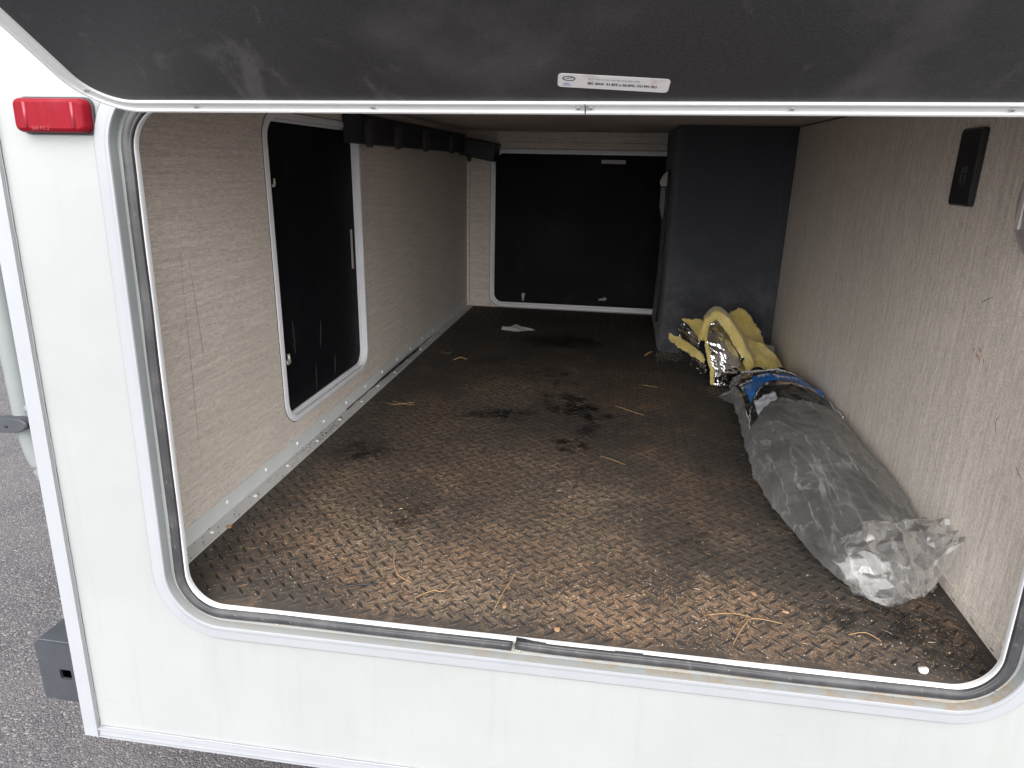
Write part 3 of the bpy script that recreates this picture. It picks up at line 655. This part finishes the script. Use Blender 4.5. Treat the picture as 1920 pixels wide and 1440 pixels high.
mt = bpy.data.objects.new('floor_mat', me); COL.objects.link(mt)
tag(mt, 'dirty black rubber tread mat covering the bay floor', 'floor mat')

# ------------------------------------------------------------------ foil faced insulation
def interp(P, n):
    P = [Vector(q) for q in P]; out = []
    for i in range(n+1):
        t = i/n*(len(P)-1); a = min(int(t), len(P)-2); f = t-a
        p0, p1, p2, p3 = P[max(a-1,0)], P[a], P[a+1], P[min(a+2, len(P)-1)]
        out.append(.5*((2*p1) + (p2-p0)*f + (2*p0-5*p1+4*p2-p3)*f*f + (3*p1-p0-3*p2+p3)*f**3))
    return out
def slab(rows, nu, nv, th, amp=.003, ns=18, seed=0, zmin=.003):
    """rows: list of polylines (each from one end to the other); thick sheet between them"""
    R = [interp(r, nu) for r in rows]; G_ = [interp([r[i] for r in R], nv) for i in range(nu+1)]
    Nn = [[None]*(nv+1) for _ in range(nu+1)]
    for i in range(nu+1):
        for j in range(nv+1):
            a = G_[min(i+1,nu)][j]-G_[max(i-1,0)][j]; b_ = G_[i][min(j+1,nv)]-G_[i][max(j-1,0)]; q = a.cross(b_); Nn[i][j] = q.normalized() if q.length > 1e-9 else Vector((0,-1,0))
    V, Fc = [], []; c = nv+1
    for s in (0, 1):
        for i in range(nu+1):
            for j in range(nv+1):
                edge = min(i, nu-i)/2 < 1 or min(j, nv-j)/2 < 1
                tt = th*(.5 if (i in (0, nu) or j in (0, nv)) else 1.)
                q = G_[i][j] + nz(G_[i][j], ns, seed)*amp + nz(G_[i][j], ns*4, seed+3)*amp*.35 + Nn[i][j]*(tt*(.5-s)); q += (nz(q, ns*7, seed+8)*amp*.9 if (i in (0, nu) or j in (0, nv)) else Vector()); q.z = max(q.z, zmin); V.append(q)
    o = (nu+1)*c
    for i in range(nu):
        for j in range(nv): Fc += [(i*c+j, (i+1)*c+j, (i+1)*c+j+1, i*c+j+1), (o+i*c+j, o+i*c+j+1, o+(i+1)*c+j+1, o+(i+1)*c+j)]
    for i in range(nu): Fc += [(i*c, o+i*c, o+(i+1)*c, (i+1)*c), (i*c+nv, (i+1)*c+nv, o+(i+1)*c+nv, o+i*c+nv)]
    for j in range(nv): Fc += [(j, j+1, o+j+1, o+j), (nu*c+j, o+nu*c+j, o+nu*c+j+1, nu*c+j+1)]
    return V, Fc
ins = empty('insulation_batt', (1.08, 1.42, 0), label='crumpled yellow glass wool insulation with torn silver foil facing', cat='insulation')
w1 = slab([[(.983,1.415,.200), (.990,1.36,.13), (1.004,1.32,.06), (1.016,1.312,.004)], [(1.03,1.42,.198), (1.045,1.375,.13), (1.062,1.34,.06), (1.066,1.328,.006)], [(1.062,1.425,.165), (1.085,1.395,.115), (1.103,1.36,.05), (1.108,1.345,.010)]], 34, 22, .010, .004, 22, 1)
w2 = slab([[(.974,1.375,.135), (.976,1.372,.168), (.985,1.37,.198), (1.0,1.368,.216), (1.016,1.366,.226), (1.045,1.366,.212), (1.072,1.366,.186), (1.094,1.368,.153), (1.112,1.37,.120), (1.130,1.372,.088), (1.146,1.374,.060), (1.160,1.376,.036)],
           [(.979,1.368,.134), (.982,1.365,.164), (.990,1.362,.190), (1.003,1.36,.205), (1.016,1.36,.214), (1.040,1.36,.200), (1.063,1.36,.175), (1.084,1.362,.144), (1.102,1.364,.112), (1.120,1.366,.081), (1.137,1.369,.054), (1.152,1.372,.030)],
           [(.985,1.374,.132), (.988,1.372,.160), (.995,1.37,.182), (1.006,1.37,.196), (1.016,1.37,.202), (1.035,1.37,.188), (1.055,1.37,.164), (1.074,1.371,.135), (1.092,1.372,.104), (1.110,1.374,.074), (1.128,1.376,.047), (1.144,1.378,.024)]], 80, 12, .012, .0055, 28, 2)
w2b = slab([[(.990,1.39,.190), (1.016,1.39,.218), (1.05,1.39,.205), (1.085,1.39,.160), (1.118,1.39,.105), (1.145,1.39,.055)], [(1.0,1.47,.185), (1.028,1.47,.214), (1.06,1.47,.198), (1.095,1.47,.155), (1.13,1.47,.105), (1.165,1.46,.06)], [(1.01,1.55,.17), (1.034,1.55,.20), (1.065,1.55,.185), (1.10,1.55,.15), (1.14,1.54,.10), (1.18,1.53,.06)]], 50, 18, .012, .006, 26, 12)
w3 = slab([[(1.085,1.60,.165), (1.112,1.60,.190), (1.140,1.60,.186), (1.172,1.60,.155), (1.198,1.60,.118), (1.222,1.60,.068)], [(1.10,1.585,.12), (1.12,1.58,.14), (1.145,1.58,.135), (1.17,1.575,.115), (1.19,1.575,.09), (1.212,1.575,.062)], [(1.12,1.56,.08), (1.13,1.55,.09), (1.15,1.55,.085), (1.165,1.55,.08), (1.185,1.55,.07), (1.205,1.56,.055)]], 44, 22, .010, .008, 30, 3)
w4 = slab([[(1.125,1.52,.125), (1.17,1.50,.105), (1.205,1.49,.088), (1.235,1.48,.062), (1.256,1.46,.030), (1.262,1.42,.012)], [(1.125,1.47,.09), (1.16,1.455,.072), (1.19,1.45,.055), (1.22,1.44,.04), (1.24,1.42,.02), (1.25,1.38,.008)], [(1.135,1.44,.045), (1.155,1.42,.03), (1.18,1.41,.02), (1.205,1.40,.014), (1.225,1.39,.010), (1.235,1.36,.006)]], 46, 22, .010, .008, 30, 4)
w5 = slab([[(.926,1.50,.166), (.95,1.49,.172), (.975,1.48,.176), (.99,1.46,.172)], [(.934,1.50,.160), (.952,1.49,.155), (.97,1.475,.15), (.988,1.45,.14)], [(.944,1.50,.154), (.958,1.49,.140), (.972,1.47,.128), (.985,1.44,.112)]], 30, 14, .006, .005, 40, 5)
w6 = slab([[(.886,1.50,.112), (.905,1.49,.113), (.935,1.47,.106), (.965,1.44,.09), (.992,1.40,.078)], [(.888,1.49,.104), (.905,1.475,.10), (.935,1.45,.092), (.965,1.425,.08), (.994,1.39,.066)], [(.892,1.48,.098), (.908,1.46,.09), (.935,1.44,.080), (.965,1.41,.066), (.996,1.38,.054)]], 38, 12, .007, .006, 40, 6)
w7 = slab([[(1.100,1.44,.10), (1.13,1.45,.07), (1.16,1.44,.04)], [(1.11,1.43,.05), (1.135,1.43,.035), (1.17,1.42,.02)], [(1.115,1.40,.005), (1.14,1.41,.005), (1.17,1.40,.005)]], 18, 14, .010, .004, 30, 7)
for nm, wv_ in (('wool_fold', w1), ('wool_fold', w2), ('wool_fold', w2b), ('wool_fold', w3), ('wool_fold', w4), ('wool_flap', w5), ('wool_flap', w6), ('wool_fold', w7)):
    mesh(nm, *wv_, 'wool', ins, smooth=True)
def foil(rows, nu, nv, seed, amp=.005, ns=30): return mesh('foil_facing', *slab(rows, max(8, int(nu*.5)), max(6, int(nv*.45)), .0006, amp, ns, seed, .004), 'foil', ins, smooth=False)
foil([[(.995,1.400,.194), (1.000,1.347,.13), (1.014,1.309,.06), (1.024,1.301,.006)], [(1.03,1.405,.196), (1.043,1.352,.13), (1.060,1.318,.06), (1.066,1.306,.006)], [(1.062,1.415,.16), (1.086,1.372,.115), (1.104,1.340,.05), (1.110,1.325,.010)]], 70, 46, 11, .006, 30)
foil([[(.930,1.492,.160), (.955,1.48,.138), (.985,1.44,.110)], [(.922,1.50,.135), (.95,1.48,.12), (.982,1.45,.098)], [(.925,1.51,.10), (.95,1.48,.095), (.985,1.44,.085)]], 30, 24, 12)
foil([[(.912,1.462,.086), (.94,1.435,.076), (.97,1.405,.062), (1.0,1.375,.050)], [(.93,1.455,.068), (.955,1.43,.055), (.98,1.40,.042), (1.005,1.37,.032)], [(.955,1.45,.040), (.97,1.43,.028), (.99,1.40,.02), (1.005,1.37,.010)]], 40, 30, 13, .005, 36)
foil([[(1.105,1.345,.092), (1.112,1.35,.085)], [(1.100,1.345,.075), (1.108,1.35,.07)]], 10, 10, 14, .004, 50)
mesh('paper_backing', *slab([[(1.205,1.62,.072), (1.235,1.62,.068), (1.258,1.62,.066)], [(1.215,1.60,.040), (1.24,1.60,.03), (1.258,1.60,.018)]], 12, 10, .001, .002, 20, 15), simple('grey paper backing', (.33, .31, .29), .8), ins, smooth=True)

# ------------------------------------------------------------------ bag with black foam tubes
ST_ = [(1.275,1.085,1.262,.055), (1.22,1.058,1.263,.080), (1.12,1.048,1.266,.099), (.95,1.043,1.266,.106), (.82,1.034,1.264,.107), (.72,1.026,1.262,.106), (.59,1.020,1.262,.106), (.50,1.028,1.264,.102), (.42,1.042,1.263,.095), (.36,1.054,1.260,.085), (.30,1.070,1.255,.070), (.26,1.088,1.246,.050), (.235,1.11,1.232,.028)]
def station(y):
    for a, b_ in zip(ST_, ST_[1:]):
        if b_[0] <= y <= a[0]:
            t = (a[0]-y)/(a[0]-b_[0]); t = t*t*(3-2*t)*.5 + t*.5; return [a[i] + (b_[i]-a[i])*t for i in (1, 2, 3)]
    return list(ST_[-1][1:]) if y < ST_[-1][0] else list(ST_[0][1:])
def B(y, phi, off=0.):
    xl, xr, h = station(y); cx, hw = (xl+xr)/2, (xr-xl)/2; c_, s_ = math.cos(phi), math.sin(phi)
    x = cx - hw*math.copysign(abs(c_)**.85, c_); z = h*.5*(1 + math.copysign(abs(s_)**.8, s_)) if s_ < 0 else h*(.5+.5*s_**.75)
    if s_ < 0: z = h*.5*(1-abs(s_)**.45)
    q = Vector((x, y, z)); k = Vector((q.x*24 + q.y*9, q.y*6 - q.x*5, q.z*24)); r1 = 1-abs(noise.noise(k))*2.6; r2 = 1-abs(noise.noise(k*2.1+Vector((5,1,2))))*2.4; r3 = 1-abs(noise.noise(Vector((q.x*9-q.y*16, q.y*8+q.x*9, q.z*9))))*3
    am = (.0045*max(-.3, r1)**3 + .0028*max(-.3, r2)**3 + .0035*max(-.2, r3)**3)*(1 if s_ > -.2 else .2)
    nrm = Vector((-c_, 0, s_ if s_ > 0 else s_*.3)); q += nrm*(am+off) + nz(q, 9, 21)*.003
    q.x = min(q.x, X1-.003); q.z = max(q.z, .0022); return q
bag = empty('bagged_foam_tubes', (1.15, .75, 0), label='long clear plastic bag holding black foam tubes with a printed label', cat='bagged tubes')
V, Fc = [], []; NY, NP = 260, 130
for i in range(NY+1):
    y = 1.275 - 1.04*i/NY
    for j in range(NP): V.append(B(y + .008*math.sin(2*math.pi*j/NP*2+i*.0), math.pi*2*j/NP))
for i in range(NY):
    for j in range(NP): k = (j+1) % NP; Fc.append((i*NP+j, i*NP+k, (i+1)*NP+k, (i+1)*NP+j))
c_ = sum((V[NY*NP+j] for j in range(NP)), Vector())/NP; V.append(c_)
for j in range(NP): Fc.append((NY*NP+j, NY*NP+(j+1) % NP, len(V)-1))
mesh('clear_bag', V, Fc, 'bag', bag, smooth=True)
def foam(pts, r, n=18):
    P = interp(pts, 40); V, Fc = tubevf(P, [ (r[0] + (r[1]-r[0])*i/40)*(1+.05*noise.noise(P[i]*13)) for i in range(41)], n); 
    return mesh('foam_tube', V, Fc, 'foam', bag, smooth=False, bevel=0)
f1 = foam([(1.156,1.345,.036), (1.150,1.20,.035), (1.128,.9,.036), (1.108,.6,.037), (1.118,.33,.034)], (.0265,.037))
f2 = foam([(1.228,1.365,.034), (1.222,1.2,.033), (1.205,.9,.036), (1.188,.6,.037), (1.192,.31,.034)], (.0265,.040))
f3 = foam([(1.19,1.18,.072), (1.17,.9,.066), (1.15,.6,.066), (1.155,.38,.058)], (.022,.034))
# crumpled open end of the bag
def crumple(rows, nu, nv, seed, amp, ns):
    R = [interp(r, nu) for r in rows]; V, Fc = [], []
    for i in range(nu+1):
        cc = interp([r[i] for r in R], nv)
        for j in range(nv+1):
            q = cc[j]; k = q*ns + Vector((seed, 0, seed)); r1 = 1-2*abs(noise.noise(k)); r2 = 1-2*abs(noise.noise(k*2.1+Vector((3,9,1)))); cell = noise.cell(k*.0+Vector((0,0,0)))
            q = q + Vector((.35*r2, -.3*r1, r1+.5*r2))*amp; q.z = max(q.z, .002+.001*abs(r1)); q.x = min(q.x, X1-.004); V.append(q)
    for i in range(nu):
        for j in range(nv):
            a = i*(nv+1)+j; Fc += [(a, a+nv+1, a+nv+2), (a, a+nv+2, a+1)] if noise.noise(Vector((i*.9, j*1.3, seed))) > 0 else [(a, a+nv+1, a+1), (a+1, a+nv+1, a+nv+2)]
    return V, Fc
mesh('bag_tail', *crumple([[(1.095,.285,.055), (1.14,.300,.085), (1.19,.310,.080), (1.235,.325,.088), (1.262,.300,.105)], [(1.088,.245,.065), (1.13,.255,.080), (1.18,.265,.075), (1.225,.27,.080), (1.262,.262,.098)], [(1.098,.215,.045), (1.135,.205,.062), (1.18,.215,.055), (1.225,.235,.055), (1.262,.235,.098)], [(1.108,.190,.010), (1.145,.178,.010), (1.195,.195,.012), (1.230,.225,.020), (1.250,.235,.055)]], 19, 15, 3., .011, 30), 'bag_end', bag)
mesh('bag_tail', *crumple([[(1.10,.255,.012), (1.16,.26,.012), (1.22,.29,.02)], [(1.105,.20,.008), (1.16,.185,.006), (1.21,.215,.010)]], 11, 8, 8., .007, 30), 'bag_end', bag)
mesh('bag_corner', *crumple([[(1.022,1.19,.008), (1.06,1.215,.018), (1.098,1.225,.030)], [(1.026,1.175,.004), (1.058,1.150,.020), (1.098,1.17,.045)], [(1.03,1.165,.003), (1.065,1.11,.006), (1.09,1.09,.02)]], 9, 7, 5., .006, 34), 'bag_end', bag)

# printed label wrapped over the bag
m = N('printed bag label'); uv = m.n('UVMap'); sx = m.n('SeparateXYZ'); m.l(uv.outputs[0], sx.inputs[0])
U, Vv = sx.outputs[0], sx.outputs[1]; nn = m.noise(m.tc.outputs['UV'], 7, 4, .6, .6); n2 = m.noise(m.tc.outputs['UV'], 22, 4, .6)
arc = m.math('ADD', m.math('MULTIPLY', m.math('POWER', m.math('SUBTRACT', U, .56), 2.), 1.1), m.math('MULTIPLY', m.math('SUBTRACT', nn, .5), .16))
band = m.math('ABSOLUTE', m.math('SUBTRACT', m.math('ADD', Vv, arc), .62))
c = m.mix(m.rng(n2, .4, .7), (.012, .013, .016), (.028, .029, .034))
c = m.mix(m.math('MULTIPLY', m.rng(band, .15, .13), m.rng(U, .08, .12)), c, (.02, .19, .62))
b2 = m.math('ABSOLUTE', m.math('SUBTRACT', m.math('ADD', Vv, arc), .44))
c = m.mix(m.math('MULTIPLY', m.rng(b2, .02, .01), m.rng(nn, .42, .55)), c, (.6, .6, .6))
b3 = m.math('ABSOLUTE', m.math('SUBTRACT', m.math('ADD', Vv, m.math('MULTIPLY', arc, .7)), .385)); c = m.mix(m.math('MULTIPLY', m.rng(b3, .025, .015), m.rng(U, .45, .55)), c, (.42, .30, .22))
c = m.mix(m.math('MULTIPLY', m.rng(m.math('ADD', Vv, m.math('MULTIPLY', nn, .3)), .36, .33), m.rng(m.math('ABSOLUTE', m.math('SUBTRACT', U, .28)), .14, .12)), c, (.55, .57, .62))
MAT['label'] = m.set(c, .3, 0, .5, Coat_Weight=.15, Coat_Roughness=.2); m.bump(nn, .4, .003)
def LP(u, v, off=.0022):    # u across the bag (0 left .. 1 right), v from near (0) to far (1)
    near = .735 + .16*min(1, u/.45) if u < .45 else .895 - .02*(u-.45)
    return B(near + (1.225 - .12*(u-.5)**2 - near)*v, math.pi*(.13 + .70*u), off)
V, Fc = [], []; a_, b_ = 46, 60
for i in range(a_+1):
    for j in range(b_+1): V.append(LP(i/a_, j/b_))
for i in range(a_):
    for j in range(b_): q = i*(b_+1)+j; Fc.append((q, q+b_+1, q+b_+2, q+1))
lab = mesh('printed_label', V, Fc, 'label', bag, smooth=True)
ul = lab.data.uv_layers.new(name='UVMap')
for lp in lab.data.loops: q = lp.vertex_index; ul.data[lp.index].uv = (q//(b_+1)/a_, q % (b_+1)/b_)
def ltext(s, size, u, v, mat='ink_white', bold=.0, sx=1., sy=1.):
    sy = sy*1.35
    V, Fc = text_mesh(s, 1., bold); return mesh('label_print', [LP(min(.99, u + p.x*size*sx), min(.99, v + p.y*size*sy), .0034) for p in V], Fc, mat, lab)
ltext('CO', .17, .38, .885, bold=.04, sx=.9, sy=.55); ltext('mpact', .09, .60, .91, bold=.03, sx=.8, sy=.55)
ltext('tubular', .08, .12, .90, bold=.02, sx=.9, sy=.5); ltext('1 x IN x FT', .085, .06, .82, bold=.03, sx=.8, sy=.55); ltext('Thickness', .06, .06, .765, bold=.02, sx=.9, sy=.6)
ltext('Pre-slit', .09, .06, .60, bold=.03, sx=.8, sy=.6); ltext('Poly', .07, .06, .545, bold=.03, sx=.8, sy=.6); ltext('PIPE COVER', .095, .35, .62, bold=.03, sx=.8, sy=.6); ltext('3x', .08, .80, .76, bold=.03)
# white torn rim of the label
P = [LP(u/40, .995, .004) + nz((u, 0, 0), .8, 6)*.003 for u in range(8, 40)]; mesh('label_rim', *tubevf(P, [.0022+.001*random.random() for _ in P], 6), 'ink_white', lab)
P = [LP(.0, v/20, .003) + nz((v, 0, 0), .8, 6)*.001 for v in range(0, 6)]; mesh('label_rim', *tubevf(P, .0012, 5), 'ink_white', lab)
P = [LP(.995, v/20, .004) + nz((v, 0, 0), .8, 6)*.002 for v in range(-3, 9)]; mesh('label_rim', *tubevf(P, [.0015+.0015*random.random() for _ in P], 6), 'ink_white', lab)

# ------------------------------------------------------------------ litter on the mat
def litter_tube(name, pts, r, mat, label, cat, z=.0024, group=None, taper=True):
    P = [Vector((q[0], q[1], z + (q[2] if len(q) > 2 else 0))) for q in pts]; P = interp(P, 14)
    r *= .68
    V, Fc = tubevf(P, [r*(.45 + .55*math.sin(math.pi*(.15+.7*i/14))) if taper else r for i in range(15)], 6)
    c = sum(P, Vector())/len(P); c.z = 0
    o = mesh(name, [v-c for v in V], Fc, mat, smooth=True); o.location = c; return tag(o, label, cat, group)
GR = 'dry straws scattered on the mat'
litter_tube('straw', [(.5555,.066), (.562,.11,.003), (.574,.178)], .0011, 'straw', 'longest pale straw standing out at the front middle edge of the mat', 'straw', group=GR)
litter_tube('straw', [(.358,.208,.001), (.366,.170), (.385,.135), (.412,.118)], .0012, 'straw', 'curved orange straw behind the black stick on the mat', 'straw', group=GR)
litter_tube('straw', [(.43,.080), (.452,.10,.002), (.468,.104), (.477,.128)], .0011, 'straw', 'bent straw lying between the black stick and the longest straw', 'straw', group=GR)
litter_tube('straw', [(.905,.058), (.925,.098,.003), (.945,.124), (.985,.119)], .0011, 'straw', 'sharply bent straw on the front mat below the bag', 'straw', group=GR)
litter_tube('straw', [(.87,.118), (.912,.128,.002), (.945,.125)], .0009, 'straw', 'thin straw touching the sharply bent straw below the bag', 'straw', group=GR)
litter_tube('straw', [(.694,.690), (.718,.672,.002), (.752,.652)], .0011, 'straw', 'single slanting straw in the middle of the mat', 'straw', group=GR)
litter_tube('straw', [(.722,1.055), (.758,1.02,.002), (.802,.990)], .0013, 'straw', 'slanting straw right of the oily black stain', 'straw', group=GR)
litter_tube('straw', [(.80,1.27), (.85,1.255)], .0013, 'straw', 'short straw left of the insulation foil', 'straw', group=GR)
litter_tube('straw', [(.085,.945), (.115,.928,.002), (.165,.965)], .0014, 'straw', 'forked looking straw near the left floor trim', 'straw', group=GR)
litter_tube('straw', [(.10,.962), (.135,.944), (.17,.940)], .0012, 'straw', 'lighter straw crossing the forked one near the left trim', 'straw', group=GR)
litter_tube('straw', [(.165,1.41), (.185,1.44,.003), (.21,1.43)], .0032, 'straw', 'thick curled straw left on the far part of the mat', 'straw', group=GR)
litter_tube('straw', [(1.075,.11), (1.10,.117,.002), (1.118,.104)], .0009, 'straw', 'fine curved straw left of the white pebble', 'straw', group=GR)
litter_tube('black_stick', [(.302,.0845), (.33,.094,.001), (.362,.1045)], .0021, 'black_plastic', 'thin black stick lying on the mat near the front left', 'stick', taper=True)
litter_tube('leaf_stalk', [(.820,1.625), (.836,1.655,.004), (.850,1.69)], .0055, 'straw', 'pale stubby stalk beside the foot of the carpeted box', 'stalk')
def lump(name, x, y, r, mat, label, cat, sq=.6, seed=0, group=None, sx=1.):
    bm = bmesh.new(); bmesh.ops.create_icosphere(bm, subdivisions=2, radius=r)
    for v in bm.verts:
        v.co += noise.noise_vector(v.co/r*.9 + Vector((seed, seed, 0)))*r*.35; v.co.z *= sq; v.co.x *= sx
    me = bpy.data.meshes.new(name); bm.to_mesh(me); bm.free(); me.materials.append(MAT[mat]); o = bpy.data.objects.new(name, me); COL.objects.link(o); o.location = (x, y, .0008 + r*sq*.7); o.rotation_euler = (0, 0, seed); return tag(o, label, cat, group)
lump('pebble', 1.1523, .047, .0060, 'pebble', 'white pebble on the mat at the front right corner', 'pebble', .8, 2)
lump('wood_chip', .5701, .0855, .0052, 'chip', 'orange wood chip just right of the longest straw', 'wood chip', .3, 3, sx=.6)
lump('wood_chip', .995, .150, .0060, 'chip', 'pointed orange wood chip in front of the bag end', 'wood chip', .35, 1.2, sx=.45)
lump('wood_chip', .655, .045, .0050, 'chip', 'round tan chip at the front sill in the middle', 'wood chip', .4, 5)
lump('wood_chip', .034, .225, .0058, 'chip', 'small tan chip on the left floor trim edge', 'wood chip', .5, 6)
lump('wood_chip', .955, .190, .0048, 'chip', 'small orange chip nearest the left side of the bag tail', 'wood chip', .4, 7, sx=.6)
lump('wood_chip', .640, .470, .0036, 'chip', 'small tan chip in the tan dust in the middle of the mat', 'wood chip', .4, 8)
V, Fc = slab([[(-.055,.025,.002), (-.02,.03,.006), (.0,.045,.012), (.02,.03,.005)], [(-.05,-.01,.004), (-.01,-.012,.012), (.03,-.01,.006), (.085,-.005,.002)], [(-.045,-.03,.001), (0,-.045,.003), (.04,-.04,.004), (.06,-.015,.001)]], 14, 10, .001, .008, 30, 31, .002)
pa = mesh('paper_scrap', V, Fc, 'paper'); pa.location = (.298, 1.93, 0); tag(pa, 'torn white paper scrap on the dark far end of the mat', 'paper')
V, Fc = slab([[(-.02,.01,.002), (.02,.012,.003)], [(-.018,-.01,.002), (.022,-.012,.002)]], 8, 6, .001, .004, 50, 33, .002)
pb = mesh('paper_scrap', V, Fc, simple('brown paper', (.2, .16, .12), .8)); pb.location = (.117, 1.50, 0); tag(pb, 'small brownish scrap near the left trim at mid depth', 'paper')

# crumbs: grains and splinters nobody could count
def grains(name, n, mat, label, sampler, smin, smax, splinter=0.):
    V, Fc = [], []; b = 0
    for _ in range(n):
        x, y = sampler(); s = random.uniform(smin, smax)*(1+.3*random.random()); a = random.random()*6.28
        lx, ly = (s, s*random.uniform(.5, 1))
        if random.random() < splinter: lx, ly = random.uniform(.002, .008), .00035
        ca, sa = math.cos(a), math.sin(a); z0 = .0003+.0008*random.random()
        for px_, py_, pz_ in ((-lx,0,0), (0,-ly,0), (lx,0,0), (0,ly,0), (0,0,min(s,.0015)*.9)): V.append((x+px_*ca-py_*sa, y+px_*sa+py_*ca, z0+pz_))
        Fc += [(b,b+1,b+4), (b+1,b+2,b+4), (b+2,b+3,b+4), (b+3,b,b+4)]; b += 5
    o = mesh(name, V, Fc, mat); return tag(o, label, 'litter', kind='stuff')
patch = [(.665,.46,.10,.10,2), (.25,.25,.13,.12,3), (.44,.15,.16,.10,4), (.735,.10,.12,.06,3), (.90,.14,.12,.06,2.5), (.40,1.14,.12,.14,.6), (.17,.46,.1,.14,1), (.5,.5,.35,.3,2), (.6,.15,.35,.12,3), (1.1,.07,.12,.04,.8), (1.22,.12,.03,.06,.7), (.8,.8,.3,.4,1)]
wsum = [q[4] for q in patch]
def samp():
    while True:
        q = random.choices(patch, wsum)[0]; x, y = random.gauss(q[0], q[2]), random.gauss(q[1], q[3])
        if .036 < x < 1.258 and .036 < y < 2.2: return x, y
grains('sandy_crumbs', 15000, 'crumb', 'fine sandy crumbs scattered over the tread mat', samp, .0004, .0010, .03)
grains('pale_grit', 1100, 'crumb_pale', 'pale grit and tiny splinters scattered over the mat', samp, .0004, .0012, .07)
def tsamp():
    y = random.choice([random.gauss(.72, .06), random.uniform(.05, 1.0)]); return random.uniform(.004, .031), max(.04, y)
V_ = grains('dark_crumbs', 230, simple('dark dirt crumbs', (.045, .035, .028), .9), 'dark dirt crumbs lying on the left floor trim', tsamp, .0006, .0018); V_.location.z = .0034
def fsamp(): return random.uniform(.86, 1.02), 1.70 - .05*random.random() - .1*random.random()**2
grains('carpet_fluff', 700, simple('dusty fluff', (.16, .145, .12), .95), 'dusty fluff along the foot of the carpeted box', fsamp, .0008, .0025, .5)
